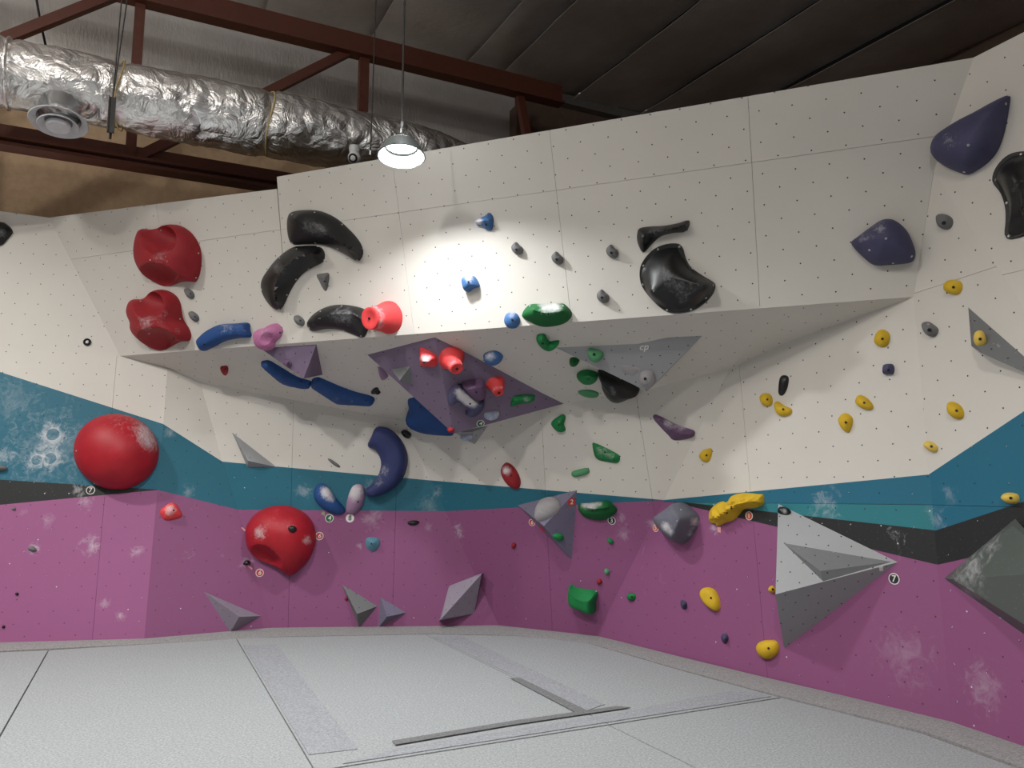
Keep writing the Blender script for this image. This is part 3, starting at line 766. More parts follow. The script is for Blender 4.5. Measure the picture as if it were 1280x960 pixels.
def inside(P, L):
    r = np.zeros(len(P), bool); j = len(L)-1
    for i in range(len(L)):
        c = (L[i][1] > P[:, 1]) != (L[j][1] > P[:, 1])
        with np.errstate(divide='ignore', invalid='ignore'):
            r ^= c & (P[:, 0] < (L[j][0]-L[i][0])*(P[:, 1]-L[i][1])/(L[j][1]-L[i][1])+L[i][0])
        j = i
    return r
def hold_cdt(g):
    """hold with a long ridge: height follows the share of the way from outline to ridge"""
    from mathutils.geometry import delaunay_2d_cdt
    tr, pl, nn, h, bm, lay, prof = g['tr'], g['pl'], g['nn'], g['h'], g['bm'], g['lay'], g['prof']
    ol = np.array(catmull(g['out'], max(g['n'], 56))); rd = np.array(g['rd']); n = len(ol); ext = g['ext']
    area = sum(ol[i][0]*ol[(i+1) % n][1]-ol[(i+1) % n][0]*ol[i][1] for i in range(n))
    tan = np.roll(ol, -1, 0)-np.roll(ol, 1, 0); tan /= np.linalg.norm(tan, axis=1)[:, None]
    inw = np.stack([-tan[:, 1], tan[:, 0]], 1)*(1 if area > 0 else -1)
    A, B = ol, np.roll(ol, -1, 0); sp_ = ext/26
    gx, gy = np.meshgrid(np.arange(ol[:, 0].min(), ol[:, 0].max(), sp_), np.arange(ol[:, 1].min(), ol[:, 1].max(), sp_)); gx[1::2] += sp_/2
    G = np.stack([gx.ravel(), gy.ravel()], 1); G = G[inside(G, ol)]; dg = seg_dist(G, A, B); dm = dg.max(); G = G[dg > dm*.3]
    pts = [ol]
    for f_ in (.03, .09, .18):
        Q = ol+inw*dm*f_; ok = inside(Q, ol); Q = Q[ok]; pts.append(Q[seg_dist(Q, A, B) > dm*f_*.8])
    rdi = rd[inside(rd, ol)] if len(rd) else rd
    if len(G) and len(rdi): G = G[np.linalg.norm(G[:, None]-rdi[None], axis=2).min(1) > sp_*.45]
    pts += [G, rdi]; V = np.concatenate([p for p in pts if len(p)])
    res = delaunay_2d_cdt([Vector(p) for p in V], [], [list(range(n))] if area > 0 else [list(range(n))[::-1]], 1, 1e-5)
    P = np.array([tuple(v) for v in res[0]]); do = seg_dist(P, A, B); dr = seg_dist(P, rd[:-1], rd[1:]); f = PROF[prof]; vs = []
    for p, a, b in zip(P, do, dr):
        q = 0.0 if a+b < 1e-9 else b/(a+b); q = 1.0 if a < 1e-3 else q
        b3 = hit(p[0], p[1], pl); hh = h*f(q)+(g['lift'] if q < 1 else 0); ap = proj(b3+nn*hh)
        if g['hfun']: hh = g['hfun'](((ap[0]-tr[0])*tr[2], (ap[1]-tr[1])*tr[2]), hh, h, q)
        v = bm.verts.new(tuple(b3+nn*hh)); ch = g['dust']
        for cc, rr, am in [(T(tr, [(c[0], c[1])])[0], c[2]/tr[2], c[3]) for c in g['chalk']]: ch += am*math.exp(-((ap[0]-cc[0])**2+(ap[1]-cc[1])**2)/(rr*rr))
        v[lay] = ch; vs.append(v)
    for fc in res[2]:
        try: bm.faces.new([vs[i] for i in fc])
        except ValueError: pass
    be = [e for e in bm.edges if len(e.link_faces) == 1]
    r = bmesh.ops.extrude_edge_only(bm, edges=be)
    nv = [q for q in r['geom'] if isinstance(q, bmesh.types.BMVert)]
    bmesh.ops.translate(bm, verts=nv, vec=tuple(-nn*(.006+g['lift'])))
    bmesh.ops.holes_fill(bm, edges=[e for e in bm.edges if len(e.link_faces) == 1])
    bmesh.ops.recalc_face_normals(bm, faces=bm.faces[:])
    bvh = BVHTree.FromBMesh(bm); cen = g['cen']
    o = obj_bm(g['name'], bm, g['mat'], None, hit(cen[0], cen[1], pl), g['smooth']); tag(o, g['label'], g['cat'], g['group'])
    for b in (g['bolts'] or []): stick(T(tr, [b])[0], bvh, BOLT, 'bolt', o, g['bscale']*.75)
    for b in g['screws']: stick(T(tr, [b])[0], bvh, SCREW, 'screw', o, 1.0)
    return o
def dishes(*ds):
    """each dish: cx, cy, rx, ry, rot, hmin, hrim  (heights as fractions of h)"""
    def g(ap, hh, h, q):
        for cx, cy, rx, ry, rot, h0, h1 in ds:
            x, y = ap[0]-cx, ap[1]-cy; c, s = math.cos(rot), math.sin(rot)
            d2 = ((x*c+y*s)/rx)**2+((-x*s+y*c)/ry)**2
            hh = min(hh, h*(h0+(h1-h0)*d2))
        return hh
    return g
def horn(label, mat, tr, base, tip, rx, ry, h, group=None, chalk=()):
    out = T(tr, base); cen = sum(out)/len(out); pl = cast(*cen)[1]; ol = catmull(out, 40); nn = pl[1]
    tc = T(tr, [tip])[0]; bm = bmesh.new(); lay = bm.verts.layers.float.new('chalk'); R = []
    cen3 = hit(cen[0], cen[1], pl); tip3 = hit(tc[0], tc[1], pl, h)
    base3 = [hit(p[0], p[1], pl) for p in ol]; dist = np.linalg.norm(tip3-CAM)
    ax = unit(tip3-cen3); ang0 = None
    u = unit(np.cross(ax, UP)); v = np.cross(ax, u)
    rr = 1.22*(rx+ry)/2/tr[2]*dist/F
    tip_ring = []
    for b in base3:
        d = b-cen3; d = d-ax*(d@ax); d = unit(d) if np.linalg.norm(d) > 1e-6 else u
        tip_ring.append(tip3+d*rr)
    R.append([bm.verts.new(tuple(b-nn*.006)) for b in base3])
    for t in [0, .12, .25, .4, .55, .7, .85, .96, 1.0]:
        w = t**.62 if t < 1 else 1                # flares out towards the base
        ring = []
        for b, k_ in zip(base3, tip_ring):
            along = (cen3+(tip3-cen3)*t); ro = (b-cen3)*(1-w)+(k_-tip3)*w
            vv = bm.verts.new(tuple(along+ro)); vv[lay] = .05+.35*math.exp(-((t-.8)/.18)**2); ring.append(vv)
        R.append(ring)
    for s_, dp in ((.85, .003), (.6, -.004), (0.02, -.006)):
        ring = []
        for k_ in tip_ring:
            vv = bm.verts.new(tuple(tip3+(k_-tip3)*s_+ax*dp)); vv[lay] = .12; ring.append(vv)
        R.append(ring)
    for A, B in zip(R, R[1:]):
        for i in range(40): bm.faces.new((A[i], A[(i+1) % 40], B[(i+1) % 40], B[i]))
    bm.faces.new(R[0][::-1]); bm.faces.new(R[-1])
    bmesh.ops.remove_doubles(bm, verts=bm.verts[:], dist=2e-4); bmesh.ops.recalc_face_normals(bm, faces=bm.faces[:])
    bvh = BVHTree.FromBMesh(bm)
    o = obj_bm('climbing_hold', bm, mat, None, cen3, 40); tag(o, label, 'hold', group)
    stick(tc, bvh, BOLT, 'bolt', o); return o
def volume(label, mat, tr, base, apexes, faces, group=None, pl=None, own=False, name='wall_volume', cat='volume', reg=True, sink=.004):
    """flat-faced wooden volume; base: pixels on the wall, apexes: (x, y, height); faces index base then apexes"""
    bp = T(tr, base); cen = sum(bp)/len(bp)
    if pl is None and own:
        pts = []
        for p in bp:
            c = cast(*p); pts.append(CAM+ray(*p)*c[0])
        pl = plane(*pts[:3])
    else:
        if pl is None: pl = cast(*cen)[1]
        pts = [hit(p[0], p[1], pl) for p in bp]
    nb = len(pts); P = [p-pl[1]*sink for p in pts]
    for x, y, hh in apexes:
        q = T(tr, [(x, y)])[0]; P.append(hit(q[0], q[1], pl, hh))
    bm = bmesh.new(); org = sum(pts)/nb; uvl = bm.loops.layers.uv.new('UVMap')
    fs = [list(range(nb))]+[list(f) for f in faces]
    for fi, fc in enumerate(fs):
        vs = [bm.verts.new(tuple(P[i])) for i in fc]; fa = bm.faces.new(vs)
        fp = plane(*[P[i] for i in fc[:3]]); u, v = frame(fp[1])
        for lp in fa.loops: q = np.array(lp.vert.co); lp[uvl].uv = ((q-org)@u+.03, (q-org)@v+.05)
        if fi > 0 and reg: add_facet([P[i] for i in fc], fp)
    bmesh.ops.remove_doubles(bm, verts=bm.verts[:], dist=1e-5); bmesh.ops.recalc_face_normals(bm, faces=bm.faces[:])
    o = obj_bm(name, bm, mat, None, org); tag(o, label, cat, group); return o
TET = [(0, 1, 3), (1, 2, 3), (2, 0, 3)]
def text_mesh(txt, size, mat, shear=0.0, depth=.0008, bold=.02):
    cu = bpy.data.curves.new('numeral', 'FONT'); cu.body = txt; cu.size = size; cu.align_x = 'CENTER'; cu.align_y = 'CENTER'; cu.shear = shear; cu.extrude = depth; cu.offset = bold*size
    ob = bpy.data.objects.new('numeral_tmp', cu); COL.objects.link(ob)
    dg = bpy.context.evaluated_depsgraph_get(); me = bpy.data.meshes.new_from_object(ob.evaluated_get(dg)); bpy.data.objects.remove(ob); bpy.data.curves.remove(cu)
    me.materials.clear(); me.materials.append(MATS[mat]); me.name = 'numeral'; return me
def sit(px, off=0.0):
    c = cast(*px); p = CAM+ray(*px)*c[0]; u, v = frame(c[1][1])
    M = Matrix((tuple(u)+(0,), tuple(v)+(0,), tuple(c[1][1])+(0,), (0, 0, 0, 1))).transposed()
    return p+c[1][1]*off, M.to_euler(), c[0]
def number_tag(num, tr, xy, dia, discm, label, rimm='tag_white', numm='tag_white', shear=.0):
    px = T(tr, [xy])[0]; p, eu, t = sit(px, .001); r = dia/2*t/F
    root = empty('number_tag', tuple(p)); root.rotation_euler = eu; tag(root, label, 'tag', 'route number tags')
    for nm, rr, z0, z1, m in (('rim', r, -.001, .0012, rimm), ('disc', r*.84, .0, .0018, discm)):
        bm = bmesh.new(); bm_lathe(bm, (0, 0, 0), (0, 0, 1), [(0, z1), (rr, z1), (rr, z0), (0, z0)], 28)
        me = bpy.data.meshes.new(nm); bm.to_mesh(me); bm.free(); me.materials.append(MATS[m]); o = bpy.data.objects.new(nm, me); link(o, root)
    o = bpy.data.objects.new('numeral', text_mesh(num, r*1.6, numm, shear, bold=.012)); link(o, root); o.location = (0, 0, .0022)
def tape(tr, pts, mat, label):
    out = T(tr, pts); cen = sum(out)/len(out); pl = cast(*cen)[1]; bm = bmesh.new()
    f = bm.faces.new([bm.verts.new(tuple(hit(p[0], p[1], pl, .0025))) for p in out])
    r = bmesh.ops.extrude_face_region(bm, geom=[f], use_keep_orig=True)
    bmesh.ops.translate(bm, verts=[g for g in r['geom'] if isinstance(g, bmesh.types.BMVert)], vec=tuple(-pl[1]*.003)); bmesh.ops.recalc_face_normals(bm, faces=bm.faces[:])
    tag(obj_bm('tape_marker', bm, mat), label, 'tape', 'tape markers on the wall')

# ---- volumes (flat-faced), largest first
GV = 'tetrahedral wooden volumes'
volume('large pale grey triangular volume on the right wall carrying a smaller wedge', 'volume_grey', zF, [(60, 42), (785, 395), (95, 918)], [(45, 590, .34)], TET, GV)
volume('flat dark-edged grey wedge stuck on the large pale grey volume', 'volume_dark_grey', zF, [(75, 268), (775, 388), (330, 515)], [(315, 450, .05)], TET, GV)
volume('charcoal pyramid volume with dark sloping rims at the right edge above the purple base', 'volume_charcoal', PX, [(1179, 723), (1268, 648), (1330, 740), (1310, 815)], [(1191, 724, .05), (1266, 657, .05), (1330, 715, .22), (1300, 793, .17)],
       [(0, 1, 5, 4), (1, 2, 6, 5), (2, 3, 7, 6), (3, 0, 4, 7), (4, 5, 6), (4, 6, 7)], GV, P_W4)
volume('large purple volume under the overhang covered with red, green and violet holds', 'volume_purple', PX, [(458, 443), (543, 421), (705, 505)], [(567, 542, .42)], TET, GV, own=True)
volume('wide grey triangular volume hanging under the overhang beside the green holds', 'volume_grey', PX, [(692, 434), (879, 419), (826, 474)], [(809, 489, .20)], TET, GV, own=True)
volume('purple triangular volume under the lip behind the pink hold', 'volume_purple', zC, [(35, 360), (605, 322), (668, 630)], [(475, 668, .22)], TET, GV, own=True)
volume('slate purple triangular volume on the blue band with a chalky dome', 'volume_slate', zE, [(50, 250), (655, 95), (600, 810)], [(320, 460, .20)], TET, GV)
volume('small grey green triangular volume below the tip of the purple volume', 'volume_grey', zB, [(120, 800), (490, 735), (345, 935)], [(330, 800, .05)], TET, GV)
volume('grey sliver triangular volume on white just above the blue band', 'volume_grey', PX, [(289, 539), (347, 584), (309, 584)], [(310, 576, .09)], TET, GV)
volume('chalky lilac grey volume at the foot of the wall, leftmost of the low ones', 'volume_lilac_grey', PX, [(254, 739), (327, 770), (287.5, 791)], [(299, 771, .14)], TET, GV)
volume('grey pyramid volume low on the purple wall with a red chip', 'volume_dark_grey', r14, [(428, 38), (610, 150), (515, 260)], [(505, 190, .13)], TET, GV)
volume('small lilac pyramid volume right of the low grey pyramid', 'volume_slate', r14, [(620, 102), (755, 183), (612, 258)], [(655, 203, .10)], TET, GV)
volume('kite shaped lilac volume, rightmost of the low volumes on purple', 'volume_lilac_grey', r14, [(965, 50), (1135, -18), (1090, 188), (915, 225)], [(1128, -10, .15), (924, 217, .15)], [(0, 4, 5), (2, 5, 4), (0, 1, 4), (1, 2, 4), (2, 3, 5), (3, 0, 5)], GV)
volume('grey triangular volume with a yellow hold at the right edge', 'volume_dark_grey', PX, [(1209, 382), (1330, 488), (1213, 432)], [(1226, 441, .10)], TET, GV)
volume('small chalky grey pyramid on the large purple volume', 'volume_dark_grey', zA, [(305, 410), (510, 375), (520, 570)], [(395, 525, .07)], TET, GV)

# ---- big macros on the upper overhang
GM = 'large macro holds'
hold('dark red scooped macro with two dishes, upper of the pair', 'red', yA, [(250, 130), (320, 137), (400, 125), (460, 98), (520, 85), (590, 93), (660, 125), (730, 185), (790, 280), (815, 380), (815, 480), (800, 580), (775, 640), (750, 660), (690, 657), (620, 660), (560, 680), (490, 702), (430, 700), (360, 665), (280, 600), (215, 500), (185, 400), (185, 300), (205, 200), (228, 145)], .24, 'dome', [(430, 420)],
     hfun=dishes((385, 195, 215, 195, 0, .05, .93), (420, 690, 370, 190, .38, .02, .93)), bolts=[], n=96, rings=30, screws=[(410, 145), (785, 372), (760, 618), (300, 440)], chalk=[(380, 410, 110, .28), (520, 450, 80, .15), (380, 260, 130, .12)], group=GM, smooth=25)
hold('dark red scooped macro with two dishes, lower of the pair', 'red', yB, [(160, 272), (240, 270), (320, 210), (380, 180), (440, 177), (510, 200), (570, 245), (605, 310), (620, 400), (640, 480), (690, 560), (712, 620), (708, 670), (685, 693), (620, 695), (560, 720), (500, 755), (440, 780), (390, 785), (320, 760), (250, 700), (180, 630), (148, 570), (145, 500), (115, 430), (105, 370), (125, 300)], .23, 'dome', [(370, 520)],
     hfun=dishes((275, 290, 190, 190, 0, .05, .93), (380, 760, 330, 200, .1, .02, .93)), bolts=[], n=96, rings=30, screws=[(205, 292), (600, 470), (290, 615)], chalk=[(250, 510, 110, .4), (430, 420, 90, .3), (580, 590, 60, .3), (290, 720, 60, .2)], group=GM, smooth=25)
hold('black crescent macro, uppermost of the three beside the red macros', 'black', r6, [(180, 100), (240, 90), (320, 95), (400, 130), (470, 190), (520, 250), (537, 300), (525, 335), (505, 347), (450, 315), (380, 280), (310, 262), (240, 262), (185, 263), (165, 235), (157, 180), (160, 130)], .14, 'crest', [(200, 135), (300, 175), (400, 232), (500, 310)], [], [(180, 113), (293, 102), (430, 163), (533, 283), (505, 341), (408, 284), (297, 255), (180, 255)], [(260, 170, 60, .35), (340, 195, 50, .3)], group=GM)
hold('black crescent macro, leftmost of the three, curving downward', 'black', r6, [(180, 278), (240, 268), (300, 268), (335, 285), (345, 320), (335, 350), (290, 375), (240, 405), (200, 450), (165, 510), (140, 565), (118, 592), (85, 580), (50, 540), (27, 490), (30, 440), (60, 390), (110, 330)], .14, 'crest', [(310, 300), (200, 335), (110, 430), (95, 550)], [], [(203, 285), (308, 273), (340, 340), (263, 385), (200, 437), (155, 515), (115, 587), (28, 487), (118, 330)], [(100, 370, 50, .3), (150, 400, 60, .15)], group=GM)
hold('black crescent macro, lowest of the three, touching the coral horn', 'black', r6, [(258, 650), (290, 610), (350, 575), (420, 563), (500, 572), (550, 592), (575, 640), (560, 690), (545, 722), (525, 728), (480, 712), (420, 690), (350, 685), (285, 697), (262, 680)], .12, 'crest', [(290, 645), (400, 608), (510, 620), (550, 690)], [], [(428, 570), (322, 597), (265, 680), (348, 686), (438, 694), (525, 720)], [(400, 615, 70, .35), (470, 620, 50, .3)], group=GM)
horn('coral red horn hold sticking out beside the lowest black crescent', 'coral', r6, [(600, 575), (640, 548), (690, 550), (725, 590), (733, 640), (715, 690), (670, 710), (630, 700), (600, 670), (590, 620)], (567, 632), 42, 48, .20, 'horn holds')
hold('black round macro with a bite taken out and steel screws', 'black', r7, [(640, 440), (640, 380), (665, 330), (710, 285), (770, 260), (830, 258), (855, 280), (870, 330), (895, 375), (950, 415), (1000, 445), (1018, 465), (1005, 510), (960, 560), (900, 595), (830, 607), (770, 597), (715, 555), (660, 490)], .15, 'flange', [(705, 500), (800, 437), (800, 430), (960, 475)], [], [(730, 287), (837, 274), (902, 384), (1006, 466), (970, 530), (895, 588), (775, 590), (698, 542), (655, 462), (657, 369)], [(800, 450, 60, .3), (850, 540, 50, .3), (740, 400, 70, .2), (900, 480, 50, .25)], group=GM, n=72)
hold('black hooked hold above the bitten black macro', 'black', r7, [(640, 180), (690, 172), (760, 168), (830, 155), (870, 142), (888, 145), (885, 175), (860, 200), (810, 205), (750, 220), (710, 250), (670, 295), (655, 303), (640, 285), (625, 240), (627, 200)], .08, 'crest', [(655, 250), (665, 210), (760, 195), (870, 165)], [(705, 212)], (), [(720, 195, 60, .35), (800, 190, 40, .2)], group='black holds')
hold('violet shield shaped macro near the right end of the overhang', 'violet', r8, [(415, 250), (440, 230), (520, 170), (570, 140), (620, 138), (665, 165), (700, 205), (725, 260), (738, 310), (725, 345), (690, 358), (600, 366), (530, 365), (480, 330), (430, 280)], .16, 'dome', [(590, 235)], [], [(590, 233), (507, 291), (625, 355), (718, 322)], [(560, 180, 60, .35), (470, 230, 50, .3)], group=GM)
mixn = unit(P_R[1]*.6+P_U[1]*.4)
pv = hit(1215, 175, P_R); 
hold('violet pointed macro bridging the corner at the upper right', 'violet', yC, [(75, 345), (100, 300), (160, 255), (250, 200), (350, 150), (450, 95), (540, 52), (560, 60), (558, 100), (545, 200), (525, 300), (490, 390), (440, 450), (360, 500), (290, 525), (230, 505), (150, 470), (95, 430), (70, 390)], .20, 'dome', [(300, 330)], [], [(515, 95), (290, 343), (450, 412), (265, 503)], [(180, 320, 70, .35)], group=GM, pl=(pv, mixn))
hold('black macro with a concave side cut off by the right picture edge', 'black', yC, [(438, 560), (450, 500), (490, 440), (540, 400), (600, 382), (660, 385), (720, 430), (750, 600), (720, 780), (640, 880), (570, 905), (530, 908), (512, 880), (518, 800), (515, 720), (490, 640), (460, 600)], .15, 'flange', [(560, 540), (620, 650), (610, 800)], [], [(606, 398), (454, 551), (520, 690), (533, 888)], [(560, 600, 60, .2), (620, 560, 60, .2)], group=GM)
hold('black rounded hold cut off by the left picture edge', 'black', r5, [(-60, 165), (10, 152), (45, 170), (65, 200), (40, 235), (5, 268), (-60, 275)], .08, 'dome', None, [], (), [(10, 210, 40, .35)], group='black holds')

# ---- small things on the overhang
GB = 'grey button holds'
hold('grey oval button beside the upper red macro', 'stone_grey', yA, [(650, 735), (680, 722), (720, 745), (745, 785), (738, 820), (708, 828), (680, 800)], .045, 'dome', group=GB)
hold('grey oval button beside the lower red macro', 'stone_grey', yB, [(695, 405), (725, 392), (770, 420), (792, 455), (785, 490), (755, 495), (720, 465)], .045, 'dome', group=GB)
hold('grey wedge shaped hold between the black crescents', 'stone_grey', r6, [(303, 415), (335, 407), (362, 405), (367, 425), (362, 460), (355, 490), (345, 495), (330, 475), (318, 450)], .06, 'ridge', [(345, 430)], group='grey holds')
hold('grey bean hold left of the lowest black crescent', 'stone_grey', r6, [(197, 622), (212, 616), (235, 632), (244, 650), (238, 668), (220, 667), (203, 648)], .06, 'dome', group='grey holds')
for q, (dx, dy, sc, tr_, lb) in enumerate([(0, 0, 1, yH, 'left of the pair on the bright panel'), (402, 97, 1.04, yH, 'right of the pair on the bright panel'), (0, 0, 0, 0, ''), (0, 0, 0, 0, '')]):
    shp = [(590, 430), (610, 422), (640, 455), (668, 480), (668, 525), (635, 547), (600, 540), (570, 510), (562, 465)]
    if q == 2: tr_ = (640+502/4-615/8, 240+298/4-485/8, 8); dx = dy = 0; sc = 1.1; lb = 'between the pair and the hooked black hold'
    if q == 3: tr_ = (640+455/4-615/8, 240+522/4-485/8, 8); dx = dy = 0; sc = 1.1; lb = 'left of the bitten black macro'
    hold('grey dimpled button hold, '+lb, 'stone_grey', tr_, [(615+dx+(x-615)*sc, 485+dy+(y-485)*sc) for x, y in shp], .055, 'pillow', None, [(605+dx, 497+dy)], group=GB, bscale=1.2)
hold('blue hold with a pale chalked nose high under the lamp', 'blue', yH, [(205, 200), (240, 180), (290, 160), (335, 127), (375, 180), (365, 290), (335, 305), (300, 295), (260, 255), (220, 260), (195, 215)], .09, 'crest', [(220, 220), (320, 200)], [(300, 245)], (), [(225, 210, 50, .8)], group='blue holds')
hold('blue chalky square hold below the lamp', 'blue', yH, [(75, 785), (110, 762), (150, 755), (195, 770), (240, 860), (180, 885), (130, 920), (95, 905), (78, 840)], .08, 'pillow', None, [(125, 820)], (), [(130, 780, 60, .6)], group='blue holds')
hold('small blue round hold just above the lip beside the green jug', 'blue', PX, [(632, 395), (636, 391), (644, 391), (649, 396), (650, 403), (645, 410), (636, 410), (631, 403)], .06, 'dome', None, None, (), [(640, 393, 6, .5)], group='blue holds')
hold('wide green jug with a chalk white top on the lip', 'dark_green', r7, [(50, 620), (85, 565), (150, 560), (190, 562), (230, 555), (265, 562), (300, 605), (285, 640), (240, 665), (160, 675), (100, 655)], .12, 'crest', [(110, 590), (175, 605), (250, 595)], [(180, 610)], [(90, 570), (255, 570)], [(170, 572, 50, .6), (230, 575, 30, .5)], group='green holds')
hold('blue bent bar hold beside the lower red macro', 'cobalt', r5, [(995, 745), (1020, 715), (1050, 690), (1110, 662), (1180, 657), (1245, 655), (1252, 690), (1257, 725), (1200, 730), (1130, 745), (1070, 775), (1025, 795), (1010, 785)], .10, 'pillow', [(1025, 750), (1110, 700), (1240, 688)], [(1022, 762)], (), [(1130, 672, 60, .35), (1220, 690, 40, .25), (1015, 765, 20, .2)], group='blue holds')
hold('pink pocket hold hanging at the lip', 'pink', zC, [(165, 130), (205, 112), (250, 140), (272, 190), (250, 250), (200, 300), (180, 355), (130, 385), (70, 375), (30, 340), (8, 260), (20, 200), (70, 165), (130, 155)], .12, 'pillow', None, [(240, 205)], (), [(100, 190, 70, .25), (60, 230, 50, .2)], hfun=dishes((120, 275, 80, 70, 0, .45, .95)), group='pocket holds')
# ring bolt on the left
p, eu, t = sit((109.3, 427.8), 0)
rb = tag(empty('bolt_cover', tuple(p)), 'round steel bolt cover with a pale centre on the left white panel', 'bolt cover'); rb.rotation_euler = eu
for nm, pr, m in (('ring', [(.018, .0), (.034, .0), (.034, .014), (.028, .02), (.018, .014)], 'bolt_steel'), ('cap', [(0, .014), (.012, .012), (.018, .004), (.018, 0)], 'tag_white')):
    bm = bmesh.new(); bm_lathe(bm, (0, 0, 0), (0, 0, 1), pr, 20, nm == 'ring'); me = bpy.data.meshes.new(nm); bm.to_mesh(me); bm.free(); me.materials.append(MATS[m]); me.shade_smooth(); me.set_sharp_from_angle(angle=.7); link(bpy.data.objects.new(nm, me), rb)

# ---- under the overhang
hold('blue blade hold tucked below the purple prism volume', 'cobalt', zC, [(50, 500), (70, 488), (130, 482), (200, 520), (300, 580), (420, 650), (540, 685), (556, 716), (540, 740), (450, 735), (330, 715), (250, 680), (180, 620), (110, 555)], .08, 'pillow', [(110, 520), (260, 625), (480, 705)], [(455, 697)], (), [(230, 620, 60, .25)], group='blue holds')
hold('long blue blade hold pointing right from the prism volume', 'cobalt', zC, [(562, 672), (620, 650), (700, 680), (850, 745), (1000, 800), (1130, 835), (1185, 865), (1180, 895), (1140, 910), (1000, 905), (840, 900), (790, 880), (700, 820), (610, 760), (560, 722)], .09, 'pillow', [(620, 700), (800, 800), (1120, 872)], [(1098, 884)], (), [(800, 870, 60, .3), (950, 890, 60, .25)], group='blue holds')
hold('tiny red chip hold under the lip on the left', 'red', r5, [(1102, 875), (1120, 869), (1136, 869), (1142, 885), (1135, 912), (1118, 905)], .04, 'dome', group='tiny red holds')
hold('grey pocket knob on the purple prism volume', 'plum', zC, [(285, 500), (300, 475), (335, 480), (360, 515), (350, 550), (320, 545), (290, 525)], .04, 'pillow', None, [(325, 515)], (), dust=.1, group='grey holds', bscale=1.6)
hold('small lilac grey hold peeking out left of the large purple volume', 'lilac', zA, [(185, 385), (230, 410), (280, 470), (265, 497), (225, 500), (200, 455)], .05, 'dome', None, [], dust=.15, group='lilac holds')
hold('tiny black jagged foothold right of the long blue blade', 'black', zA, [(110, 635), (140, 600), (180, 595), (190, 620), (207, 640), (190, 657), (160, 640), (120, 650)], .03, 'dome', None, [], group='black footholds')
hold('red chalky chip on the left face of the large purple volume', 'coral', zA, [(600, 215), (620, 195), (690, 225), (760, 275), (772, 330), (770, 372), (730, 385), (620, 378), (600, 330)], .09, 'crest', [(630, 330), (690, 330)], [(640, 345)], (), [(640, 310, 50, .7), (690, 300, 40, .3)], group='red holds on the purple volume')
horn('coral horn with a pale tip, upper of two on the purple volume', 'coral', zA, [(785, 310), (810, 240), (880, 190), (960, 190), (1030, 230), (1045, 300), (1010, 380), (930, 400), (840, 410), (800, 370)], (968, 408), 55, 50, .16, 'horn holds')
horn('small coral horn right of the violet hold on the purple volume', 'coral', zB, [(460, 330), (490, 270), (560, 245), (630, 250), (645, 310), (640, 380), (560, 400), (480, 375)], (590, 408), 48, 36, .09, 'horn holds')
hold('violet wing shaped jug with a chalk white bar on the purple volume', 'violet', zB, [(80, 440), (100, 370), (170, 320), (215, 325), (300, 400), (360, 460), (430, 450), (440, 500), (410, 570), (350, 625), (290, 632), (250, 610), (262, 560), (170, 480), (150, 500), (90, 520)], .10, 'pillow', [(130, 400), (250, 470), (370, 560)], [(300, 517)], (), [(190, 410, 60, .6), (260, 470, 60, .8), (320, 510, 55, .7), (370, 490, 40, .4)], group='violet holds', n=64)
hold('dark plum rounded hold overlapping the violet jug', 'plum', zB, [(215, 320), (280, 280), (390, 265), (435, 280), (450, 360), (432, 440), (360, 462), (300, 420)], .11, 'pillow', [(350, 350)], [(362, 402)], group='violet holds', lift=.02)
hold('chalky sky blue foothold low on the purple volume', 'sky_blue', zB, [(445, 610), (500, 595), (560, 590), (592, 600), (580, 650), (510, 680), (450, 660)], .04, 'dome', None, [], dust=.55, group='blue footholds')
hold('chalky blue foothold on the grey green triangle', 'sky_blue', zB, [(205, 850), (250, 825), (320, 830), (325, 860), (280, 885), (220, 875)], .03, 'dome', None, [], dust=.55, group='blue footholds')
hold('green slanted edge hold on the right face of the purple volume', 'green', zB, [(730, 450), (760, 435), (830, 425), (940, 430), (947, 460), (920, 500), (800, 520), (715, 545), (705, 520)], .05, 'crest', [(740, 490), (920, 455)], [], (), [(860, 470, 50, .45)], group='green holds')
hold('tiny red hold at the bottom tip of the purple volume', 'red', zB, [(75, 765), (100, 748), (140, 770), (135, 800), (105, 800)], .03, 'dome', None, [], group='tiny red holds')
hold('blue macro peeking out from behind the large purple volume', 'cobalt', r10, [(765, 60), (768, 110), (752, 160), (757, 190), (795, 218), (860, 238), (960, 247), (1000, 240), (960, 170), (900, 110), (820, 50)], .10, 'pillow', None, [(822, 117)], group=GM, pl=(hit(535, 525, P_W2b)+unit(CAM-hit(535, 525, P_W2b))*.10, unit(P_W2b[1]+np.array([0, -.2, -1.0]))))
hold('blue grey chalky hold on the soffit right of the upper coral horn', 'blue', zB, [(435, 30), (470, 0), (540, -15), (600, 5), (630, 45), (600, 90), (520, 110), (460, 85)], .06, 'pillow', None, [], (), [(500, 40, 70, .6)], group='blue holds')
hold('green hooked hold on the soffit at the tip of the grey volume', 'green', zD, [(85, 165), (110, 140), (165, 138), (190, 175), (220, 212), (270, 205), (315, 205), (300, 240), (250, 280), (200, 287), (140, 255), (100, 210)], .06, 'pillow', [(125, 170), (180, 240), (290, 220)], [(147, 230)], dust=.05, group='green holds', bscale=1.4)
hold('green knobbly hold stuck on the wide grey volume', 'pale_green', zD, [(605, 300), (620, 278), (700, 300), (755, 330), (745, 380), (690, 410), (640, 385), (610, 340)], .07, 'pillow', None, [(660, 345)], dust=.08, group='green holds', bscale=1.4)
hold('small green hold half hidden at the lower edge of the grey volume', 'dark_green', zD, [(415, 400), (430, 375), (475, 372), (515, 400), (495, 430), (460, 440), (420, 430)], .05, 'dome', None, [(458, 420)], group='green holds')
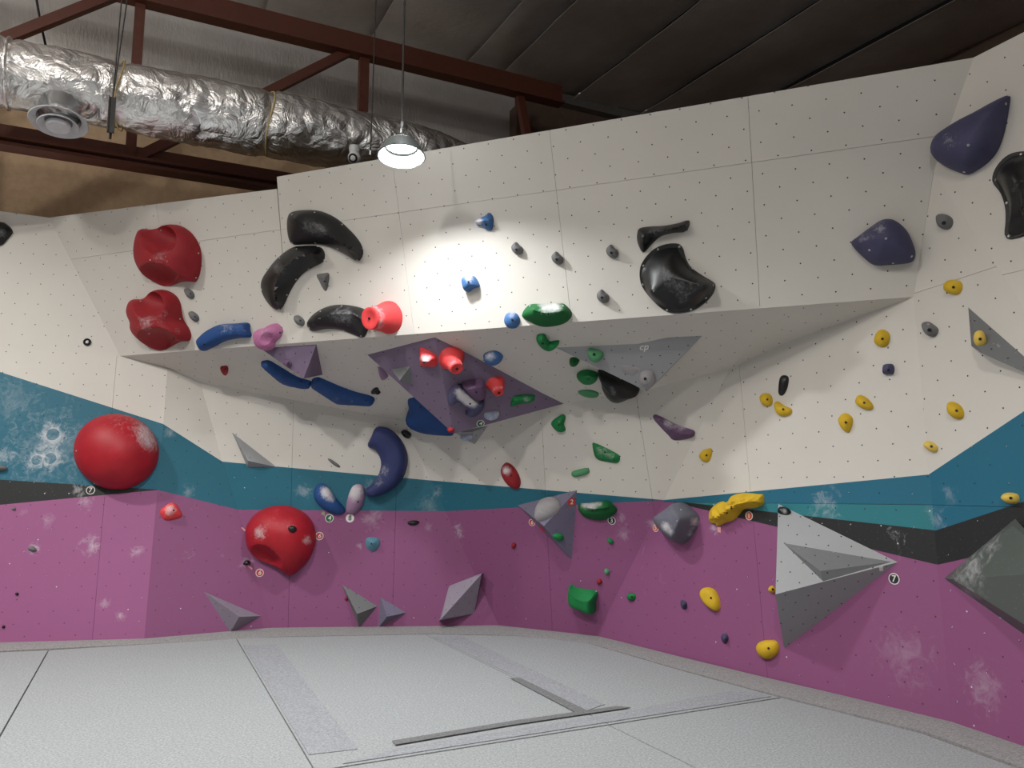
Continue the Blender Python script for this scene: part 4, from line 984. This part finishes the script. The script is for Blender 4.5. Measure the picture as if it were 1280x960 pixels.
hold('green half moon hold left of the black half dome', 'green', zD, [(487, 540), (530, 505), (600, 495), (660, 510), (705, 535), (690, 590), (640, 625), (560, 625), (500, 580)], .08, 'dome', [(600, 545)], [(605, 590)], (), [(620, 615, 30, .2)], group='green holds')
hold('chalky grey green sliver hold below the green half moon', 'pale_green', zD, [(498, 715), (560, 697), (640, 700), (708, 730), (690, 770), (620, 778), (540, 755)], .05, 'crest', [(540, 725), (680, 735)], [], dust=.1, group='green holds')
hold('black half dome macro tucked under the wide grey volume', 'black', zD, [(700, 500), (740, 500), (900, 560), (1080, 660), (1120, 690), (1050, 715), (960, 755), (900, 765), (830, 745), (770, 690), (735, 620), (728, 550)], .12, 'pillow', None, [], [(925, 583)], [(860, 720, 60, .35), (830, 680, 40, .2)], group=GM)
hold('pale grey ball hold near the tip of the wide grey volume', 'pale_grey', zD, [(1110, 580), (1130, 520), (1190, 500), (1250, 520), (1275, 580), (1250, 640), (1190, 655), (1130, 630)], .06, 'dome', None, [(1172, 587)], dust=.15, group='grey holds', bscale=1.4)
hold('flat worn oval patch hold on the wide grey volume', 'pale_grey', zD, [(925, 465), (960, 450), (1050, 462), (1120, 490), (1090, 530), (1040, 560), (960, 530), (930, 500)], .008, 'soft', None, [], dust=.05, group='grey holds')
pt, eu, t = sit(T(zD, [(1155, 270)])[0], .001)
o = bpy.data.objects.new('brand_mark', text_mesh('cp', .075, 'tag_white', .3, bold=.01)); COL.objects.link(o); o.location = tuple(pt); o.rotation_euler = eu; tag(o, 'small white printed letters on the wide grey volume', 'lettering')

# ---- centre wall below the overhang
hold('navy crescent macro curving down over the blue band', 'navy', r10, [(595, 225), (620, 212), (670, 225), (720, 270), (752, 330), (758, 400), (735, 470), (690, 520), (640, 550), (590, 565), (560, 560), (545, 530), (580, 500), (610, 460), (625, 410), (620, 370), (595, 330), (565, 318), (560, 300), (580, 260)], .15, 'pillow', [(610, 265), (690, 320), (700, 400), (660, 490), (580, 540)], [], (), [(640, 430, 45, .35), (610, 500, 40, .3), (690, 300, 50, .15)], group=GM, n=72)
hold('blue oval hold with a chalk streak on the blue band', 'cobalt', r10, [(290, 560), (297, 515), (320, 500), (345, 502), (375, 530), (400, 570), (440, 615), (445, 640), (410, 655), (360, 640), (310, 600)], .09, 'dome', None, [], (), [(350, 540, 35, .8), (380, 580, 25, .4)], group='blue holds')
hold('chalk whitened lilac oval hold beside the blue oval', 'lilac', r10, [(452, 600), (465, 550), (485, 510), (515, 500), (540, 515), (545, 560), (530, 610), (490, 650), (455, 645)], .09, 'dome', None, [(510, 590)], (), [(495, 540, 50, .8)], group='lilac holds')
hold('red scooped round macro on the purple wall with a small black bolt hold', 'red_gloss', zH, [(540, 95), (620, 95), (720, 120), (820, 180), (890, 270), (918, 370), (915, 470), (880, 580), (820, 670), (750, 740), (690, 785), (650, 788), (600, 760), (540, 710), (450, 670), (380, 645), (300, 590), (245, 510), (225, 420), (225, 330), (260, 250), (330, 170), (430, 115)], .30, 'dome', [(560, 400)],
     [], (), [(350, 380, 90, .4), (830, 440, 70, .45), (500, 200, 200, .22), (640, 610, 40, .2), (680, 300, 60, .2)], hfun=dishes((400, 660, 250, 135, .62, .18, .8)), n=96, rings=30, group='round red macros', smooth=25)
th = np.linspace(0, 2*math.pi, 24, endpoint=False)
hold('large red ball shaped macro on the blue band at the left', 'red_gloss', yD, [(937+335*math.cos(t), 545+300*math.sin(t)) for t in th], .32, 'dome', [(925, 530)], [], [(610, 535), (755, 795)], [(1200, 460, 110, .45), (950, 290, 200, .25), (1150, 350, 90, .25), (980, 630, 50, .15)], n=80, rings=20, group='round red macros')
hold('chalky red block hold on the purple wall right of the red ball', 'coral', r9, [(800, 635), (825, 610), (860, 592), (885, 605), (900, 630), (912, 660), (880, 675), (830, 682), (808, 665)], .08, 'crest', [(855, 635)], [(868, 632)], (), [(850, 630, 40, .55)], group='red holds')
hold('red oval hold on the white edge above the blue band', 'red', PX, [(627, 590), (628, 583), (633, 578), (641, 582), (648, 592), (651, 603), (648, 611), (640, 609), (632, 601)], .07, 'dome', None, None, (), [(633, 588, 7, .7)], group='red holds')
for tr_, pts, lab, m, hh in [
    (r10, [(757, 693), (775, 684), (800, 682), (818, 690), (800, 704), (770, 706)], 'small black flat foothold on purple below the navy crescent', 'black', .03),
    (r10, [(725, 240), (745, 228), (778, 250), (765, 272), (740, 265)], 'small black foothold right of the navy crescent top', 'black', .04),
    (r10, [(358, 375), (372, 375), (400, 393), (420, 410), (415, 418), (385, 402)], 'thin grey sliver foothold on white above the blue oval', 'stone_grey', .025),
    (zH, [(190, 680), (215, 645), (250, 645), (265, 670), (240, 690), (210, 690)], 'small black foothold in a chalk patch left of the red scooped macro', 'black', .035),
    (r9, [(140, 820), (165, 810), (185, 830), (170, 838), (150, 832)], 'small grey foothold in a chalk patch on the far left purple wall', 'stone_grey', .03),
    (r9, [(60, 622), (75, 616), (80, 628), (66, 632)], 'tiny grey foothold under the black band at the far left', 'stone_grey', .02),
    (r9, [(-30, 408), (10, 408), (35, 414), (38, 428), (10, 436), (-30, 434)], 'grey and black hold end poking in at the left picture edge', 'stone_grey', .05),
    (r13, [(76, 88), (88, 82), (95, 92), (84, 98)], 'tiny dark knob low on the far left purple wall', 'bolt_steel', .02),
    (r13, [(10, 252), (22, 246), (27, 256), (15, 262)], 'tiny dark knob near the floor at the far left', 'bolt_steel', .02)]:
    hold(lab, m, tr_, pts, hh, 'dome', None, [], dust=.05 if m != 'bolt_steel' else 0, group='small footholds')
o = hold('small black bolt-on hold fixed to the red scooped macro', 'black', zH, [(640, 325), (660, 300), (700, 302), (728, 330), (710, 360), (665, 362)], .03, 'dome', None, [(680, 322)], group='small footholds', lift=.0,
     pl=surface_plane('red scooped round macro on the purple wall with a small black bolt hold', 365, 661))
hold('teal grey pentagon hold on the purple centre wall', 'teal_hold', r10, [(548, 780), (570, 765), (615, 775), (618, 810), (590, 838), (555, 820)], .08, 'ridge', [(585, 795)], [(578, 798)], dust=.08, group='grey holds')
hold('green heart shaped hold on white right of the purple volume', 'green', zB, [(1120, 700), (1150, 665), (1190, 640), (1225, 622), (1255, 640), (1250, 690), (1238, 720), (1258, 770), (1240, 795), (1190, 797), (1130, 740)], .06, 'pillow', None, [(1187, 730)], (), [(1190, 690, 30, .3)], group='green holds')
hold('green angular hold on white above the green pill', 'green', r11, [(402, 298), (420, 298), (440, 305), (520, 345), (540, 365), (530, 393), (480, 390), (420, 370)], .06, 'crest', [(430, 335), (500, 370)], [(465, 343)], (), [(450, 335, 40, .4), (500, 360, 30, .3)], group='green holds')
hold('pale green pill hold on white above the blue band', 'pale_green', r11, [(298, 445), (312, 433), (370, 420), (387, 430), (380, 448), (330, 463), (303, 460)], .04, 'dome', None, [], dust=.12, group='green holds')
hold('plum wedge hold with a chalked top beside the right corner', 'plum', r11, [(705, 160), (720, 152), (760, 170), (830, 205), (905, 230), (915, 245), (900, 268), (815, 282), (780, 255), (715, 185)], .07, 'ridge', [(740, 180), (820, 240), (890, 250)], [], (), [(780, 195, 40, .5), (850, 215, 35, .4)], group='violet holds')
hold('chalk covered grey dome on the slate triangular volume', 'pale_grey', zE, [(240, 400), (250, 320), (290, 240), (350, 195), (420, 180), (470, 205), (488, 260), (440, 335), (350, 395), (270, 415)], .10, 'dome', None, [], dust=.22, group='grey holds')
hold('green round hold low on the slate triangular volume', 'green', zE, [(405, 560), (430, 535), (490, 535), (515, 570), (500, 605), (440, 600)], .03, 'dome', None, [], group='green holds')
hold('dark green jug with a chalk white top right of the slate volume', 'dark_green', zE, [(660, 270), (680, 235), (760, 230), (880, 212), (960, 205), (1010, 240), (1052, 290), (1030, 340), (960, 385), (900, 405), (800, 395), (720, 365), (680, 320)], .12, 'crest', [(740, 275), (850, 285), (980, 270)], [(803, 305)], (), [(720, 250, 50, .6), (800, 255, 50, .7), (880, 240, 40, .5)], group='green holds')
hold('tiny green leaf hold below the dark green jug', 'green', zE, [(950, 590), (980, 583), (1015, 610), (1010, 635), (975, 625)], .03, 'dome', None, [], dust=.05, group='tiny green holds')
hold('tiny pale green hold lower on the purple wall', 'pale_green', zE, [(925, 895), (950, 885), (975, 910), (970, 940), (935, 935)], .03, 'dome', None, [], group='tiny green holds')
hold('tiny round green hold right of the green pocket', 'green', r15, [(580, 100), (590, 86), (608, 85), (620, 98), (615, 118), (598, 124), (585, 116)], .04, 'dome', group='tiny green holds')
hold('tiny red hold on purple left of the slate volume', 'red', zE, [(0, 645), (12, 625), (35, 632), (42, 655), (25, 685), (2, 678)], .03, 'dome', None, [], group='tiny red holds')
hold('tiny red hold above the green pocket', 'red', r15, [(425, 20), (440, 12), (452, 28), (440, 42), (427, 36)], .03, 'dome', None, [], group='tiny red holds')
hold('tiny red chip on the low grey pyramid', 'red', r14, [(442, 112), (452, 104), (460, 116), (452, 124)], .02, 'dome', None, [], group='tiny red holds')
hold('green square pocket hold low on the purple wall', 'green', r15, [(294, 44), (310, 50), (335, 60), (425, 76), (420, 130), (415, 180), (355, 160), (296, 128)], .13, 'block', [(350, 125)], [], [(422, 76)], (), hfun=dishes((362, 60, 70, 66, .2, -.05, .97)), group='green holds', n=96, rings=36, smooth=22)
# ---- right wall
hold('big slate grey teardrop sloper with chalked flanks casting a long shadow', 'slate_grey', yE, [(195, 385), (215, 360), (330, 280), (400, 228), (450, 230), (520, 280), (580, 340), (597, 400), (570, 480), (510, 580), (460, 625), (420, 632), (350, 590), (270, 510), (220, 450)], .22, 'pillow', [(400, 400)], [], [(410, 298), (372, 410)], [(250, 460, 60, .6), (310, 530, 50, .45), (550, 420, 60, .6), (500, 530, 50, .45)], group=GM)
hold('long yellow wrinkled jug across the black band', 'yellow', yE, [(690, 370), (700, 310), (750, 250), (820, 212), (870, 222), (920, 160), (1000, 135), (1100, 130), (1180, 140), (1235, 145), (1242, 195), (1235, 245), (1150, 280), (1050, 290), (1000, 340), (940, 400), (850, 430), (780, 465), (765, 438), (710, 430)], .13, 'crest', [(740, 380), (850, 310), (980, 240), (1190, 205)], [(912, 285), (868, 328)], (), [(760, 260, 60, .12), (960, 160, 60, .12)], hfun=lambda ap, hh, h, q: hh*(1-.30*abs(math.sin(ap[0]*.040+ap[1]*.02+1.5*math.sin(ap[1]*.03)))*(1 if q > .1 else .3)), group='yellow holds', n=80, rings=16)
GY = 'yellow holds'
for tr_, pts, hh, lab, m, ch in [
    (r8, [(537, 735), (550, 700), (575, 688), (605, 705), (610, 740), (595, 770), (565, 775), (540, 760)], .05, 'yellow oval hold above the small violet square', 'yellow', 0),
    (r8, [(888, 475), (900, 448), (930, 440), (965, 450), (973, 480), (955, 510), (915, 510), (893, 495)], .05, 'round yellow hold, topmost on the right wall', 'yellow', 0),
    (r8, [(1027, 735), (1040, 708), (1075, 705), (1092, 735), (1085, 762), (1045, 765)], .05, 'yellow knob on the grey volume at the right edge', 'pale_yellow', .05),
    (PX, [(951, 497), (955, 492), (963, 493), (966, 500), (964, 507), (955, 507)], .05, 'yellow round hold, left of a touching pair', 'yellow', 0),
    (r12, [(35, 100), (50, 88), (85, 110), (118, 125), (115, 150), (80, 163), (50, 150)], .05, 'yellow wedge hold, right of a touching pair', 'yellow', .03),
    (r12, [(443, 75), (460, 55), (495, 70), (525, 105), (520, 128), (480, 125), (445, 100)], .05, 'yellow teardrop hold tilted right in mid wall', 'yellow', 0),
    (r12, [(358, 170), (385, 145), (420, 165), (423, 200), (405, 243), (375, 225), (360, 195)], .05, 'yellow teardrop hold pointing down in mid wall', 'yellow', 0),
    (r12, [(905, 105), (920, 88), (960, 105), (980, 140), (975, 170), (945, 175), (915, 150)], .05, 'yellow oval hold on the far right white panel', 'yellow', 0),
    (r12, [(787, 300), (800, 285), (830, 295), (850, 315), (845, 340), (815, 335), (792, 315)], .04, 'dull yellow bean hold at the corner seam above the blue band', 'pale_yellow', .03),
    (r12, [(1180, 560), (1200, 543), (1250, 552), (1255, 590), (1215, 598), (1182, 578)], .05, 'pale yellow hold on the blue band at the right edge', 'pale_yellow', .12),
    (r11, [(943, 355), (965, 330), (998, 323), (998, 360), (980, 390), (950, 380)], .05, 'yellow teardrop hold near the corner crease above the blue band', 'yellow', .03),
    (r15, [(948, 80), (960, 60), (990, 57), (1020, 75), (1040, 120), (1040, 165), (1020, 175), (980, 145), (955, 110)], .06, 'flat yellow disc hold on the purple right wall', 'yellow', 0),
    (PX, [(947, 810), (950, 803), (958, 800), (970, 801), (974, 808), (972, 817), (962, 824), (952, 820)], .07, 'yellow rounded hold below the large pale grey volume', 'yellow', 0),
    (r16, [(10, 60), (20, 48), (34, 58), (38, 75), (25, 85), (13, 75)], .04, 'tiny yellow hold left of the large pale grey volume', 'yellow', 0)]:
    hold(lab, m, tr_, pts, hh, 'pillow' if 'disc' in lab else 'dome', None, None, dust=ch, group=GY)
hold('grey round button with a dark bolt near the overhang corner', 'stone_grey', r8, [(855, 120), (880, 110), (915, 125), (927, 150), (915, 180), (885, 187), (862, 170)], .05, 'pillow', None, [(880, 155)], group=GB, bscale=1.5)
hold('grey oval button left of the grey volume with yellow', 'stone_grey', r8, [(783, 660), (800, 648), (825, 660), (852, 685), (845, 715), (820, 725), (795, 700)], .05, 'pillow', None, [(808, 690)], (), [(803, 660, 12, .5)], group=GB, bscale=1.5)
hold('small violet square hold below a yellow oval', 'violet', r8, [(585, 868), (605, 860), (625, 862), (633, 885), (627, 910), (605, 912), (583, 910)], .05, 'pillow', None, [(602, 890)], dust=.03, group='violet holds')
hold('slim black bar foothold above the yellow pair', 'black', PX, [(976, 472), (982, 469), (986, 473), (984, 486), (979, 494), (974, 492)], .03, 'pillow', None, [], dust=.05, group='black footholds')
hold('small violet pointed hold left of the yellow disc', 'violet', r15, [(845, 120), (872, 130), (875, 160), (858, 168), (843, 150)], .05, 'ridge', [(860, 145)], [], dust=.1, group='violet holds')
hold('small violet pointed hold below the yellow disc', 'violet', r15, [(1047, 295), (1070, 287), (1083, 312), (1065, 340), (1047, 320)], .05, 'ridge', [(1065, 315)], [], dust=.1, group='violet holds')
hold('black oval eyelet hold on the top corner of the large pale grey volume', 'black', zF, [(58, 90), (72, 72), (100, 70), (130, 82), (138, 98), (120, 114), (85, 112), (64, 104)], .03, 'pillow', None, [(68, 92), (128, 97)], (), [(98, 95, 22, .6)], group='black holds')

# ---- number tags, tape and marks
number_tag('4', r10, (367, 671), 10.5, 'tag_green', 'green tag numbered 4 below the blue oval', shear=.2)
number_tag('8', r10, (470, 671), 10.5, 'tag_white', 'white tag numbered 8 below the lilac oval', numm='tag_black')
number_tag('6', zH, (955, 400), 10, 'tag_red', 'red tag numbered 6 right of the red scooped macro', shear=.2)
number_tag('6', zH, (357, 768), 10, 'tag_red', 'red tag numbered 6 below left of the red scooped macro', shear=.2)
number_tag('7', yD, (725, 850), 10.5, 'tag_black', 'black tag numbered 7 under the large red ball')
number_tag('3', zE, (997, 405), 10.5, 'tag_black', 'black tag numbered 3 below the dark green jug')
number_tag('6', zE, (200, 425), 9, 'tag_red', 'red tag numbered 6 left of the slate triangular volume', shear=.2)
number_tag('2', zE, (597, 220), 11, 'tag_red', 'red tag numbered 2 at the top corner of the slate volume', rimm='tag_red')
number_tag('5', yE, (158, 478), 10, 'tag_orange', 'orange red tag numbered 5 left of the big slate sloper', shear=-.1)
number_tag('1', yE, (1092, 358), 11, 'tag_orange', 'orange tag numbered 1 under the long yellow jug')
number_tag('7', zF, (757, 497), 14, 'tag_black', 'black tag numbered 7 at the tip of the large pale grey volume')
number_tag('4', zB, (405, 715), 10, 'tag_green', 'green tag numbered 4 near the tip of the purple volume', shear=.2)
tape(zH, [(168, 318), (182, 310), (222, 345), (212, 356)], 'tape_pink', 'pale pink tape strip left of the red scooped macro')
tape(zH, [(232, 698), (246, 692), (290, 725), (276, 738)], 'tape_pink', 'pale pink tape strip below the black foothold')
tape(yE, [(135, 395), (180, 385), (190, 400), (140, 412)], 'tape_pink', 'pink tape strip above the tag numbered 5')
tape(yE, [(772, 470), (806, 470), (806, 528), (775, 520)], 'tape_pink', 'pink tape strip hanging from the long yellow jug')
tape(zE, [(272, 470), (295, 462), (330, 515), (318, 528)], 'tape_red', 'red tape strip on the edge of the slate volume')
tape(zH, [(970, 180), (990, 150), (1005, 165), (1010, 200), (998, 200), (990, 180), (982, 190)], 'tape_green', 'pale green tape scrap beside the green tag numbered 4')
tape(zF, [(668, 430), (690, 425), (692, 448), (670, 452)], 'tag_white', 'small white square sticker on the large pale grey volume')
